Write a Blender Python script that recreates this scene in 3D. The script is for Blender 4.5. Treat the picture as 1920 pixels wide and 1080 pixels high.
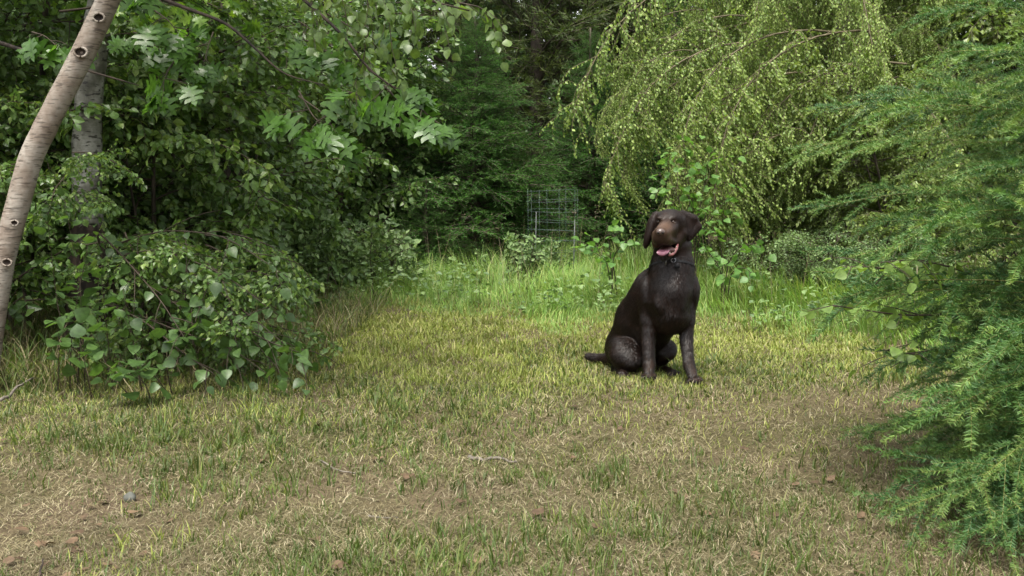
import bpy, math, random
import numpy as np
from mathutils import Matrix, Vector

PI = math.pi
for o in list(bpy.data.objects):
    bpy.data.objects.remove(o)
SC = bpy.context.scene
COL = SC.collection

# ------------------------------------------------------------------ camera, sky, sun, exposure
CAM_H = 0.9
PITCH = math.radians(5.8)
FPX = 1867.0
cam_d = bpy.data.cameras.new('camera')
cam_d.sensor_width = 36.0
cam_d.lens = 36.0 * FPX / 1920.0
cam_d.clip_start = 0.05
cam_d.clip_end = 600
cam_d.dof.use_dof = True
cam_d.dof.focus_distance = 4.7
cam_d.dof.aperture_fstop = 16.0
cam = bpy.data.objects.new('camera', cam_d)
cam.location = (0, 0, CAM_H)
cam.rotation_euler = (PI / 2 - PITCH, 0, 0)
COL.objects.link(cam)
SC.camera = cam

SUN_EL = math.radians(66)
SUN_AZ = math.radians(-162)          # measured from +Y towards +X
world = bpy.data.worlds.new('World')
SC.world = world
world.use_nodes = True
nt = world.node_tree
nt.nodes.clear()
w_out = nt.nodes.new('ShaderNodeOutputWorld')
w_bg = nt.nodes.new('ShaderNodeBackground')
w_sky = nt.nodes.new('ShaderNodeTexSky')
w_sky.sky_type = 'NISHITA'
w_sky.sun_disc = False
w_sky.sun_elevation = SUN_EL
w_sky.sun_rotation = SUN_AZ
w_sky.dust_density = 4.0
w_sky.air_density = 1.0
w_hsv = nt.nodes.new('ShaderNodeHueSaturation')   # thin overcast: the blue is mostly washed out
w_hsv.inputs['Saturation'].default_value = 0.10
w_bg.inputs['Strength'].default_value = 0.13
nt.links.new(w_sky.outputs[0], w_hsv.inputs['Color'])
nt.links.new(w_hsv.outputs[0], w_bg.inputs['Color'])
nt.links.new(w_bg.outputs[0], w_out.inputs['Surface'])

sun_d = bpy.data.lights.new('sun', 'SUN')
sun_d.energy = 1.5
sun_d.angle = math.radians(14)
sun_d.color = (1.0, 0.93, 0.80)
sun = bpy.data.objects.new('sun', sun_d)
sdir = Vector((math.sin(SUN_AZ) * math.cos(SUN_EL), math.cos(SUN_AZ) * math.cos(SUN_EL), math.sin(SUN_EL)))
sun.rotation_euler = (-sdir).to_track_quat('-Z', 'Y').to_euler()
sun.location = (0, 0, 20)
COL.objects.link(sun)

SC.view_settings.view_transform = 'Standard'
SC.view_settings.look = 'None'
SC.view_settings.exposure = 2.05
SC.view_settings.gamma = 1
SC.view_settings.use_curve_mapping = False
SC.render.engine = 'CYCLES'
SC.cycles.max_bounces = 6
SC.cycles.diffuse_bounces = 3
SC.cycles.glossy_bounces = 2
SC.cycles.transmission_bounces = 3
SC.cycles.use_denoising = True
SC.cycles.denoising_prefilter = 'ACCURATE'

# ------------------------------------------------------------------ helpers
CP, SP = math.cos(PITCH), math.sin(PITCH)


def P(px, py, Y):
    """point of the place seen at photograph pixel (px, py), Y metres in front of the camera"""
    a = (px - 960) / FPX
    b = (540 - py) / FPX
    d = np.array([a, CP + b * SP, -SP + b * CP])
    s = Y / d[1]
    return np.array([d[0] * s, Y, CAM_H + d[2] * s])


def G(px, py):
    a = (px - 960) / FPX
    b = (540 - py) / FPX
    d = np.array([a, CP + b * SP, -SP + b * CP])
    s = CAM_H / -d[2]
    return np.array([d[0] * s, d[1] * s, 0.0])


def gz(x, y):
    x = np.asarray(x, float)
    y = np.asarray(y, float)
    z = 0.012 * np.sin(x * 2.3 + 0.6 * y) + 0.010 * np.sin(y * 3.1 - x * 1.3 + 1.0) + 0.006 * np.sin(x * 7.1 + y * 5.3)
    z = z + 0.005 * np.sin(x * 13.0 - y * 11.0)
    return z - 0.012


def vnoise(x, y, s, seed=0):
    """smooth value noise in 0..1"""
    x = np.asarray(x, float) * s + seed * 17.13
    y = np.asarray(y, float) * s + seed * 9.71
    xi, yi = np.floor(x), np.floor(y)
    xf, yf = x - xi, y - yi
    xf = xf * xf * (3 - 2 * xf)
    yf = yf * yf * (3 - 2 * yf)

    def h(a, b):
        v = np.sin(a * 127.1 + b * 311.7 + seed * 3.3) * 43758.5453
        return v - np.floor(v)
    return (h(xi, yi) * (1 - xf) + h(xi + 1, yi) * xf) * (1 - yf) + (h(xi, yi + 1) * (1 - xf) + h(xi + 1, yi + 1) * xf) * yf


def mesh_np(name, verts, tris, mats, mat_idx=None, rnd=None, smooth=False, k=3):
    me = bpy.data.meshes.new(name)
    verts = np.ascontiguousarray(verts, dtype=np.float32)
    tris = np.ascontiguousarray(tris, dtype=np.int32)
    n = len(tris)
    me.vertices.add(len(verts))
    me.vertices.foreach_set('co', verts.ravel())
    me.loops.add(n * k)
    me.loops.foreach_set('vertex_index', tris.ravel())
    me.polygons.add(n)
    me.polygons.foreach_set('loop_start', np.arange(0, n * k, k, dtype=np.int32))
    me.polygons.foreach_set('loop_total', np.full(n, k, dtype=np.int32))
    if mat_idx is not None:
        me.polygons.foreach_set('material_index', np.ascontiguousarray(mat_idx, dtype=np.int32))
    if smooth is True:
        me.polygons.foreach_set('use_smooth', np.ones(n, dtype=bool))
    elif smooth is not False:
        me.polygons.foreach_set('use_smooth', np.ascontiguousarray(smooth, dtype=bool))
    for m in mats:
        me.materials.append(m)
    me.update(calc_edges=True)
    if rnd is not None:
        a = me.attributes.new('rnd', 'FLOAT', 'POINT')
        a.data.foreach_set('value', np.ascontiguousarray(rnd, dtype=np.float32))
    me.validate()
    return me


class Buf:
    def __init__(self):
        self.v, self.t, self.m, self.r, self.s = [], [], [], [], []
        self.n = 0

    def add(self, v, t, mat=0, rnd=0.5, smooth=True):
        v = np.asarray(v, float).reshape(-1, 3)
        t = np.asarray(t, int).reshape(-1, 3)
        self.v.append(v)
        self.t.append(t + self.n)
        self.m.append(np.full(len(t), mat))
        self.s.append(np.full(len(t), smooth))
        self.r.append(np.broadcast_to(np.asarray(rnd, float), (len(v),)))
        self.n += len(v)

    def tube(self, pts, rad, seg=6, mat=0, rnd=0.5, cap=True):
        pts = np.asarray(pts, float)
        K = len(pts)
        rad = np.broadcast_to(np.asarray(rad, float), (K,))
        tan = np.gradient(pts, axis=0)
        tan /= np.linalg.norm(tan, axis=1)[:, None] + 1e-9
        ref = np.array([0, 0, 1.0]) if abs(tan[0][2]) < 0.8 else np.array([1.0, 0, 0])
        u = np.cross(tan, ref)
        nu = np.linalg.norm(u, axis=1)[:, None]
        u = u / (nu + 1e-9)
        w = np.cross(tan, u)
        an = np.arange(seg) * 2 * PI / seg
        v = pts[:, None, :] + rad[:, None, None] * (np.cos(an)[None, :, None] * u[:, None, :] + np.sin(an)[None, :, None] * w[:, None, :])
        v = v.reshape(-1, 3)
        i = np.arange(K - 1)[:, None] * seg
        j = np.arange(seg)[None, :]
        a = (i + j).ravel()
        b = (i + (j + 1) % seg).ravel()
        t = np.concatenate([np.stack([a, b, b + seg], 1), np.stack([a, b + seg, a + seg], 1)])
        if cap:
            v = np.concatenate([v, pts[:1], pts[-1:]])
            jj = np.arange(seg)
            t = np.concatenate([t, np.stack([(jj + 1) % seg, jj, np.full(seg, K * seg)], 1),
                                np.stack([(K - 1) * seg + jj, (K - 1) * seg + (jj + 1) % seg, np.full(seg, K * seg + 1)], 1)])
        self.add(v, t, mat, rnd)

    def inst(self, tv, tt, pos, dirs, nrm, size, mat=0, rnd=None, smooth=True, wid=None):
        """copies of a template (x width, y length, z normal) at pos"""
        pos = np.asarray(pos, float)
        N = len(pos)
        if N == 0:
            return
        X, Y_, Z = frames(dirs, nrm)
        size = np.broadcast_to(np.asarray(size, float), (N,))
        wid = np.ones(N) if wid is None else np.broadcast_to(np.asarray(wid, float), (N,))
        v = (tv[None, :, 0, None] * (X * wid[:, None])[:, None, :] + tv[None, :, 1, None] * Y_[:, None, :] + tv[None, :, 2, None] * Z[:, None, :])
        v = v * size[:, None, None] + pos[:, None, :]
        t = tt[None] + (np.arange(N) * len(tv))[:, None, None]
        r = np.repeat(rnd if rnd is not None else np.random.rand(N), len(tv))
        self.add(v.reshape(-1, 3), t.reshape(-1, 3), mat, r, smooth)

    def mesh(self, name, mats):
        return mesh_np(name, np.concatenate(self.v), np.concatenate(self.t), mats,
                       np.concatenate(self.m), np.concatenate(self.r), np.concatenate(self.s))


def frames(dirs, nrm):
    Y_ = np.asarray(dirs, float)
    Y_ = Y_ / (np.linalg.norm(Y_, axis=1)[:, None] + 1e-9)
    Z = np.asarray(nrm, float)
    Z = Z - (Z * Y_).sum(1)[:, None] * Y_
    Z = Z / (np.linalg.norm(Z, axis=1)[:, None] + 1e-9)
    X = np.cross(Y_, Z)
    return X, Y_, Z


def link(name, me, parent=None, loc=None, rot=None, scale=None):
    o = bpy.data.objects.new(name, me)
    COL.objects.link(o)
    if parent is not None:
        o.parent = parent
    if loc is not None:
        o.location = loc
    if rot is not None:
        o.rotation_euler = rot
    if scale is not None:
        o.scale = (scale,) * 3 if np.isscalar(scale) else scale
    return o


def tag(o, label=None, cat=None, group=None, kind=None):
    if label:
        o['label'] = label
    if cat:
        o['category'] = cat
    if group:
        o['group'] = group
    if kind:
        o['kind'] = kind
    return o


def empty(name, loc, label, cat, group=None):
    o = bpy.data.objects.new(name, None)
    o.empty_display_size = 0.1
    COL.objects.link(o)
    o.location = loc
    return tag(o, label, cat, group)


# ------------------------------------------------------------------ materials
def new_mat(name):
    m = bpy.data.materials.new(name)
    m.use_nodes = True
    t = m.node_tree
    t.nodes.clear()
    return m, t


def ramp(t, cols, interp='LINEAR'):
    r = t.nodes.new('ShaderNodeValToRGB')
    r.color_ramp.interpolation = interp
    e = r.color_ramp.elements
    while len(e) < len(cols):
        e.new(0.5)
    for i, (p, c) in enumerate(cols):
        e[i].position = p
        e[i].color = (*c, 1)
    return r


def leaf_mat(name, cols, trans=0.35, rough=0.42, spec=0.45, tcol=1.35, patch=None):
    """cols: list of (pos, rgb) picked by a random number per leaf"""
    m, t = new_mat(name)
    N, L = t.nodes.new, t.links.new
    out = N('ShaderNodeOutputMaterial')
    at = N('ShaderNodeAttribute')
    at.attribute_name = 'rnd'
    oi = N('ShaderNodeObjectInfo')
    ad = N('ShaderNodeMath')
    ad.operation = 'MULTIPLY_ADD'
    ad.inputs[1].default_value = 0.45
    L(oi.outputs['Random'], ad.inputs[0])
    L(at.outputs['Fac'], ad.inputs[2])
    pp = N('ShaderNodeMath')
    pp.operation = 'PINGPONG'
    pp.inputs[1].default_value = 1.0
    L(ad.outputs[0], pp.inputs[0])
    r = ramp(t, cols)
    fac = pp.outputs[0]
    L(fac, r.inputs[0])
    colour = r.outputs[0]
    geo = N('ShaderNodeNewGeometry')
    nz = N('ShaderNodeTexNoise')
    nz.inputs['Scale'].default_value = 60 if patch is None else patch
    nz.inputs['Detail'].default_value = 2
    L(geo.outputs['Position'], nz.inputs['Vector'])
    mr = N('ShaderNodeMapRange')
    mr.inputs[1].default_value = 0.3
    mr.inputs[2].default_value = 0.7
    mr.inputs[3].default_value = 0.72
    mr.inputs[4].default_value = 1.28
    L(nz.outputs['Fac'], mr.inputs[0])
    mul = N('ShaderNodeVectorMath')
    mul.operation = 'SCALE'
    L(colour, mul.inputs[0])
    L(mr.outputs[0], mul.inputs['Scale'])
    b = N('ShaderNodeBsdfPrincipled')
    b.inputs['Roughness'].default_value = rough
    b.inputs['Specular IOR Level'].default_value = spec
    L(mul.outputs[0], b.inputs['Base Color'])
    tr = N('ShaderNodeBsdfTranslucent')
    sc = N('ShaderNodeVectorMath')
    sc.operation = 'MULTIPLY'
    sc.inputs[1].default_value = (tcol * 1.1, tcol * 1.15, tcol * 0.55)
    L(mul.outputs[0], sc.inputs[0])
    L(sc.outputs[0], tr.inputs['Color'])
    mx = N('ShaderNodeMixShader')
    mx.inputs[0].default_value = trans
    L(b.outputs[0], mx.inputs[1])
    L(tr.outputs[0], mx.inputs[2])
    L(mx.outputs[0], out.inputs['Surface'])
    return m


def bark_mat(name, cols, scale=(8, 8, 8), rough=0.85, bump=0.4, detail=6):
    m, t = new_mat(name)
    N, L = t.nodes.new, t.links.new
    out = N('ShaderNodeOutputMaterial')
    tc = N('ShaderNodeTexCoord')
    mp = N('ShaderNodeMapping')
    mp.inputs['Scale'].default_value = scale
    L(tc.outputs['Object'], mp.inputs[0])
    nz = N('ShaderNodeTexNoise')
    nz.inputs['Scale'].default_value = 1
    nz.inputs['Detail'].default_value = detail
    L(mp.outputs[0], nz.inputs['Vector'])
    r = ramp(t, cols)
    L(nz.outputs['Fac'], r.inputs[0])
    b = N('ShaderNodeBsdfPrincipled')
    b.inputs['Roughness'].default_value = rough
    b.inputs['Specular IOR Level'].default_value = 0.25
    L(r.outputs[0], b.inputs['Base Color'])
    bp = N('ShaderNodeBump')
    bp.inputs['Strength'].default_value = bump
    bp.inputs['Distance'].default_value = 0.01
    L(nz.outputs['Fac'], bp.inputs['Height'])
    L(bp.outputs[0], b.inputs['Normal'])
    L(b.outputs[0], out.inputs['Surface'])
    return m


def plain_mat(name, col, rough=0.5, spec=0.5, metal=0.0, var=0.0, scale=30, sss=0):
    m, t = new_mat(name)
    N, L = t.nodes.new, t.links.new
    out = N('ShaderNodeOutputMaterial')
    b = N('ShaderNodeBsdfPrincipled')
    b.inputs['Roughness'].default_value = rough
    b.inputs['Specular IOR Level'].default_value = spec
    b.inputs['Metallic'].default_value = metal
    tc = N('ShaderNodeTexCoord')
    nz = N('ShaderNodeTexNoise')
    nz.inputs['Scale'].default_value = scale
    nz.inputs['Detail'].default_value = 4
    L(tc.outputs['Object'], nz.inputs['Vector'])
    v = var
    r = ramp(t, [(0.3, tuple(c * (1 - v) for c in col)), (0.7, tuple(min(1, c * (1 + v)) for c in col))])
    L(nz.outputs['Fac'], r.inputs[0])
    L(r.outputs[0], b.inputs['Base Color'])
    L(b.outputs[0], out.inputs['Surface'])
    return m


M = {}
M['shrub_leaf'] = leaf_mat('shrub_leaf', [(0, (0.0365, 0.0737, 0.0194)), (.45, (0.0624, 0.1159, 0.0280)), (.8, (0.0914, 0.1580, 0.0387)), (1, (0.1506, 0.2108, 0.0538))], trans=.38, spec=.42, rough=.40)
M['dark_leaf'] = leaf_mat('dark_leaf', [(0, (0.0355, 0.0710, 0.0203)), (.5, (0.0593, 0.1114, 0.0292)), (1, (0.1066, 0.1717, 0.0450))], trans=.42, spec=.42, rough=.40)
M['oak_leaf'] = leaf_mat('oak_leaf', [(0, (0.0495, 0.1146, 0.0190)), (.6, (0.0853, 0.1752, 0.0274)), (1, (0.1788, 0.2830, 0.0369))], trans=.52, spec=.5, rough=.32)
M['birch_leaf'] = leaf_mat('birch_leaf', [(0, (.055, .095, .022)), (.5, (.090, .14, .032)), (1, (.17, .22, .055))], trans=.45, spec=.45, rough=.42)
M['weep_leaf'] = leaf_mat('weep_leaf', [(0, (0.0773, 0.1323, 0.0268)), (.5, (0.1288, 0.1985, 0.0432)), (1, (0.2267, 0.2977, 0.0773))], trans=.38, spec=.35, rough=.5)
M['sapling_leaf'] = leaf_mat('sapling_leaf', [(0, (0.0629, 0.1400, 0.0308)), (.6, (0.1120, 0.2100, 0.0476)), (1, (0.1820, 0.2940, 0.0700))], trans=.42, spec=.35, rough=.45)
M['weed_leaf'] = leaf_mat('weed_leaf', [(0, (0.0510, 0.0935, 0.0298)), (.6, (0.0850, 0.1445, 0.0467)), (1, (0.1445, 0.2125, 0.0723))], trans=.3, spec=.4, rough=.5)
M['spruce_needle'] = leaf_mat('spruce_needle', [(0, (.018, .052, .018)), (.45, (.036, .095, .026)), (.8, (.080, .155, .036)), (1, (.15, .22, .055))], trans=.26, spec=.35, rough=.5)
M['fir_needle'] = leaf_mat('fir_needle', [(0, (0.0191, 0.0627, 0.0139)), (.5, (0.0330, 0.0978, 0.0189)), (1, (0.0634, 0.1489, 0.0283))], trans=.35, spec=.14, rough=.55)
M['pine_needle'] = leaf_mat('pine_needle', [(0, (0.0289, 0.0493, 0.0153)), (.6, (0.0510, 0.0782, 0.0221)), (1, (0.0850, 0.1148, 0.0323))], trans=.35, spec=.3, rough=.55)
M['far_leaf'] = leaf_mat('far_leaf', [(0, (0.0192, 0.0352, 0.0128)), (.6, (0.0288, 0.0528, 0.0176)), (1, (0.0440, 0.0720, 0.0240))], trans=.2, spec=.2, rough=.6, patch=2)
M['green_grass'] = leaf_mat('green_grass', [(0, (0.0254, 0.0494, 0.0105)), (.5, (0.0464, 0.0785, 0.0150)), (.85, (0.0748, 0.1047, 0.0224)), (1, (0.1346, 0.1272, 0.0486))], trans=.32, spec=.3, rough=.5, patch=3)
M['lawn_grass'] = leaf_mat('lawn_grass', [(0, (0.0729, 0.1118, 0.0185)), (.5, (0.1312, 0.1701, 0.0314)), (.85, (0.1944, 0.2187, 0.0508)), (1, (0.2916, 0.2722, 0.1108))], trans=.28, spec=.25, rough=.6, patch=3)
M['tall_grass'] = leaf_mat('tall_grass', [(0, (0.0522, 0.1202, 0.0198)), (.5, (0.0938, 0.1860, 0.0297)), (.85, (0.1460, 0.2351, 0.0476)), (1, (0.2608, 0.2843, 0.0991))], trans=.36, spec=.3, rough=.5, patch=2)
M['dry_grass'] = leaf_mat('dry_grass', [(0, (0.0509, 0.0414, 0.0209)), (.45, (0.1053, 0.0884, 0.0462)), (.85, (0.1671, 0.1449, 0.0820)), (1, (0.2761, 0.2417, 0.1640))], trans=.12, spec=.2, rough=.75, patch=4)
M['dry_leaf'] = leaf_mat('dry_leaf', [(0, (.06, .038, .022)), (.5, (.13, .085, .050)), (1, (.26, .20, .13))], trans=.12, spec=.25, rough=.7)
M['brown_bark'] = bark_mat('brown_bark', [(.3, (.018, .014, .010)), (.7, (.065, .052, .038))], (25, 25, 8))
M['dark_bark'] = bark_mat('dark_bark', [(.35, (.008, .006, .005)), (.65, (.042, .030, .022))], (22, 22, 9), bump=.9)
M['twig'] = plain_mat('twig', (.035, .026, .018), .7, .2, var=.3)
M['pale_twig'] = plain_mat('pale_twig', (.09, .075, .045), .7, .2, var=.3)
M['spruce_twig'] = plain_mat('spruce_twig', (.13, .13, .04), .6, .3, var=.35, scale=12)
M['spruce_bark'] = bark_mat('spruce_bark', [(.3, (.06, .045, .03)), (.7, (.17, .12, .085))], (20, 20, 14))
M['dead_stick'] = bark_mat('dead_stick', [(.3, (.045, .038, .03)), (.7, (.16, .14, .115))], (60, 60, 60))


def birch_bark(name='birch_bark', cols=None, dash=125, dfac=.58):
    m, t = new_mat(name)
    N, L = t.nodes.new, t.links.new
    out = N('ShaderNodeOutputMaterial')
    tc = N('ShaderNodeTexCoord')

    def noise(scale3, det=4, rough=.5):
        mp = N('ShaderNodeMapping')
        mp.inputs['Scale'].default_value = scale3
        L(tc.outputs['Object'], mp.inputs[0])
        nz = N('ShaderNodeTexNoise')
        nz.inputs['Scale'].default_value = 1
        nz.inputs['Detail'].default_value = det
        nz.inputs['Roughness'].default_value = rough
        L(mp.outputs[0], nz.inputs['Vector'])
        return nz.outputs['Fac']
    base = ramp(t, cols or [(.32, (.085, .060, .042)), (.45, (.165, .134, .108)), (.58, (.235, .21, .18)), (.74, (.14, .092, .060))])
    L(noise((7, 7, 5), 5, .6), base.inputs[0])
    band = ramp(t, [(.57, (1, 1, 1)), (.63, (.10, .085, .075))])
    L(noise((20, 20, dash), 2), band.inputs[0])
    fine = ramp(t, [(.25, (.72, .70, .68)), (.6, (1, 1, 1))])
    L(noise((30, 30, 190), 3), fine.inputs[0])
    blot = ramp(t, [(.66, (1, 1, 1)), (.74, (.10, .08, .07))])
    L(noise((11, 11, 17), 6, .7), blot.inputs[0])
    cur = base.outputs[0]
    for r, f in ((band, dfac), (fine, .8), (blot, .9)):
        mx = N('ShaderNodeMix')
        mx.data_type = 'RGBA'
        mx.blend_type = 'MULTIPLY'
        mx.inputs[0].default_value = f
        L(cur, mx.inputs[6])
        L(r.outputs[0], mx.inputs[7])
        cur = mx.outputs[2]
    b = N('ShaderNodeBsdfPrincipled')
    b.inputs['Roughness'].default_value = .62
    b.inputs['Specular IOR Level'].default_value = .3
    L(cur, b.inputs['Base Color'])
    bp = N('ShaderNodeBump')
    bp.inputs['Strength'].default_value = .5
    bp.inputs['Distance'].default_value = .006
    L(noise((14, 14, 110), 4), bp.inputs['Height'])
    L(bp.outputs[0], b.inputs['Normal'])
    L(b.outputs[0], out.inputs['Surface'])
    return m


M['birch_bark'] = birch_bark()
M['peeling_bark'] = birch_bark('peeling_bark', [(.32, (.035, .034, .026)), (.45, (.10, .098, .080)), (.56, (.20, .20, .18)), (.72, (.07, .062, .045))], 60, .9)


def soil_mat():
    m, t = new_mat('soil')
    N, L = t.nodes.new, t.links.new
    out = N('ShaderNodeOutputMaterial')
    tc = N('ShaderNodeTexCoord')
    n1 = N('ShaderNodeTexNoise')
    n1.inputs['Scale'].default_value = 1.3
    n1.inputs['Detail'].default_value = 5
    n2 = N('ShaderNodeTexNoise')
    n2.inputs['Scale'].default_value = 55
    n2.inputs['Detail'].default_value = 8
    n2.inputs['Roughness'].default_value = .7
    L(tc.outputs['Object'], n1.inputs['Vector'])
    L(tc.outputs['Object'], n2.inputs['Vector'])
    a = ramp(t, [(.35, (.055, .052, .022)), (.5, (.076, .063, .034)), (.65, (.090, .067, .044))])
    L(n1.outputs['Fac'], a.inputs[0])
    c = ramp(t, [(.3, (.42, .40, .38)), (.5, (.95, .95, .95)), (.7, (1.35, 1.32, 1.28))])
    L(n2.outputs['Fac'], c.inputs[0])
    mx = N('ShaderNodeMix')
    mx.data_type = 'RGBA'
    mx.blend_type = 'MULTIPLY'
    mx.inputs[0].default_value = .9
    L(a.outputs[0], mx.inputs[6])
    L(c.outputs[0], mx.inputs[7])
    b = N('ShaderNodeBsdfPrincipled')
    b.inputs['Roughness'].default_value = .95
    b.inputs['Specular IOR Level'].default_value = .1
    L(mx.outputs[2], b.inputs['Base Color'])
    bp = N('ShaderNodeBump')
    bp.inputs['Strength'].default_value = .9
    bp.inputs['Distance'].default_value = .012
    L(n2.outputs['Fac'], bp.inputs['Height'])
    L(bp.outputs[0], b.inputs['Normal'])
    L(b.outputs[0], out.inputs['Surface'])
    return m


M['soil'] = soil_mat()

# ------------------------------------------------------------------ leaf templates (x width, y length, z normal)
LEAF2 = (np.array([(0, 0, 0), (.34, .42, .09), (0, 1, -.06), (-.34, .42, .09)], float), np.array([(0, 1, 2), (0, 2, 3)]))


def ovate(width=.36, stalk=.18, rows=4, tipdrop=.16, fold=.10, serr=0.0):
    """a pointed oval leaf folded along its midrib, with its stalk"""
    v, t = [], []
    ys = np.linspace(0, 1, rows + 2)
    for y in ys:
        w = width * (math.sin(PI * min(1, y ** .72)) ** .85) if 0 < y < 1 else 0
        yy = stalk + y * (1 - stalk)
        z = -tipdrop * y * y
        if 0 < y < 1:
            v += [(-w, yy, z + fold * w / width), (0, yy, z), (w, yy, z + fold * w / width)]
        else:
            v += [(0, yy, z)]
    n = rows
    t += [(0, 2, 1), (0, 3, 2)]
    for i in range(n - 1):
        a = 1 + i * 3
        b = a + 3
        t += [(a, a + 1, b + 1), (a, b + 1, b), (a + 1, a + 2, b + 2), (a + 1, b + 2, b + 1)]
    a = 1 + (n - 1) * 3
    tip = 1 + n * 3
    t += [(a, a + 1, tip), (a + 1, a + 2, tip)]
    if stalk > 0:
        k = len(v)
        v += [(-.012, 0, .02), (.012, 0, .02), (0, stalk + .02, 0.004)]
        t += [(k, k + 1, k + 2)]
    return np.array(v, float), np.array(t)


LEAF6 = ovate(rows=2, stalk=0)
LEAFHI = ovate(rows=4)
LEAFWIDE = ovate(width=.42, rows=4, fold=.07)


def oak_leaf():
    right = [(.0, 0), (.05, .17), (.27, .20), (.33, .29), (.14, .38), (.30, .44), (.43, .52), (.50, .64), (.36, .62), (.16, .60),
             (.32, .76), (.36, .90), (.23, .85), (.10, .81), (.11, .93), (0, 1.08)]
    v, t = [], []
    n = len(right)
    mid = [(0, .10 + .9 * i / (n - 1)) for i in range(n)]
    for (x, y), (mx_, my) in zip(right, mid):
        z = -.22 * y * y
        v += [(x, y, z + .12 * x), (0, my, -.22 * my * my), (-x, y, z + .12 * x)]
    for i in range(n - 1):
        a, b = 3 * i, 3 * i + 3
        t += [(a, b, b + 1), (a, b + 1, a + 1), (a + 2, b + 1, b + 2), (a + 2, a + 1, b + 1)]
    k = len(v)
    v += [(-.012, -.14, .03), (.012, -.14, .03), (0, .12, 0)]
    t += [(k, k + 1, k + 2)]
    return np.array(v, float), np.array(t)


OAK = oak_leaf()


# ------------------------------------------------------------------ growing
def unit(v):
    v = np.asarray(v, float)
    return v / (np.linalg.norm(v) + 1e-9)


def curve_pts(p0, d0, L, n, droop, rng, wig=.06):
    """polyline of n points from p0 that bends down by 'droop' as it goes"""
    pts = [np.array(p0, float)]
    d = unit(d0)
    st = L / (n - 1)
    for i in range(n - 1):
        d = unit(d + np.array([0, 0, -droop / (n - 1)]) + rng.normal(0, wig, 3))
        pts.append(pts[-1] + d * st)
    return np.array(pts)


def at_curve(pts, t):
    x = t * (len(pts) - 1)
    i = min(int(x), len(pts) - 2)
    f = x - i
    return pts[i] * (1 - f) + pts[i + 1] * f, unit(pts[i + 1] - pts[i])


def leaf_sites(pts, gap, rng, size, t0=.15, hang=.35, spread=.9, flat=.55):
    """leaves alternating along a twig: positions, directions, normals, sizes"""
    seg = np.linalg.norm(np.diff(pts, axis=0), axis=1).sum()
    n = max(2, int(seg * (1 - t0) / gap))
    out = []
    for i in range(n + 1):
        t = min(.999, t0 + (1 - t0) * i / n)
        p, d = at_curve(pts, t)
        side = unit(np.cross(d, (0, 0, 1)) + 1e-3) * (1 if i % 2 else -1)
        dd = unit(d * (.55 if i < n else 1.2) + side * spread * (1 if i < n else .1) + np.array([0, 0, -hang]) + rng.normal(0, .28, 3))
        nn = unit(np.array([0, 0, 1.0]) * flat + rng.normal(0, .5, 3))
        out.append((p, dd, nn, size * rng.uniform(.65, 1.15)))
    return out


def spray(rng, L=1.4, rise=.25, droop=.6, nside=16, side=.42, leaf=.055, gap=.045, sub=3, hang=.35, flat=.6, r=.012, angle=(.7, 1.2), tdroop=None):
    """a branch along +X with side twigs: (wood curves, leaf sites)"""
    wood, leaves = [], []
    main = curve_pts((0, 0, 0), (1, 0, rise), L, 10, droop, rng, .05)
    wood.append((main, np.linspace(r, r * .22, 10)))
    leaves += leaf_sites(main, gap, rng, leaf, .55, hang, flat=flat)
    td = droop * 1.1 if tdroop is None else tdroop
    for i in range(nside):
        t = .10 + .88 * (i + rng.uniform(0, .6)) / nside
        p, d = at_curve(main, min(t, .98))
        sgn = 1 if i % 2 else -1
        an = rng.uniform(*angle) * sgn
        s = unit(np.cross((0, 0, 1), d))
        dd = unit(d * math.cos(an) + s * math.sin(an) + np.array([0, 0, rng.uniform(-.25, .45)]))
        l1 = L * side * (1 - .62 * t) * rng.uniform(.7, 1.2)
        tw = curve_pts(p, dd, l1, 6, td, rng, .09)
        wood.append((tw, np.linspace(r * .38, r * .12, 6)))
        leaves += leaf_sites(tw, gap, rng, leaf, .12, hang, flat=flat)
        for k in range(sub):
            t2 = rng.uniform(.2, .85)
            p2, d2 = at_curve(tw, t2)
            dd2 = unit(d2 + rng.normal(0, .6, 3))
            tw2 = curve_pts(p2, dd2, l1 * rng.uniform(.3, .55), 4, td, rng, .1)
            wood.append((tw2, np.linspace(r * .22, r * .1, 4)))
            leaves += leaf_sites(tw2, gap, rng, leaf, .1, hang, flat=flat)
    return wood, leaves


def whorl(p, d, rng, size, n=6):
    """leaves radiating from a twig's end"""
    d = unit(np.array([d[0], d[1], d[2] * .4]))
    s = unit(np.cross(d, (0, 0, 1)))
    out = []
    for i in range(n):
        an = (-1.9 + 3.8 * (i + .5) / n) + rng.normal(0, .25)
        dd = unit(d * math.cos(an) + s * math.sin(an) + np.array([0, 0, -rng.uniform(.2, 1.5)]))
        nn = unit(np.array([0, -.9, .6]) + rng.normal(0, .6, 3))
        out.append((p + rng.normal(0, .008, 3), dd, nn, size * rng.uniform(.7, 1.15)))
    return out


def oak_spray(rng, L=1.1, leaf=.105):
    wood, leaves = [], []
    main = curve_pts((0, 0, 0), (1, 0, .2), L, 8, .4, rng, .1)
    wood.append((main, np.linspace(.009, .003, 8)))
    leaves += whorl(main[-1], main[-1] - main[-2], rng, leaf)
    for i in range(12):
        p, d = at_curve(main, .2 + .75 * i / 12)
        s = unit(np.cross((0, 0, 1), d)) * (1 if i % 2 else -1)
        tw = curve_pts(p, unit(d * .6 + s + (0, 0, rng.uniform(-.4, .5))), L * rng.uniform(.15, .38), 5, .4, rng, .15)
        wood.append((tw, np.linspace(.004, .002, 5)))
        leaves += whorl(tw[-1], tw[-1] - tw[-2], rng, leaf, 6)
        leaves += whorl(tw[2], tw[2] - tw[1], rng, leaf * .85, 3)
    return wood, leaves


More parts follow.
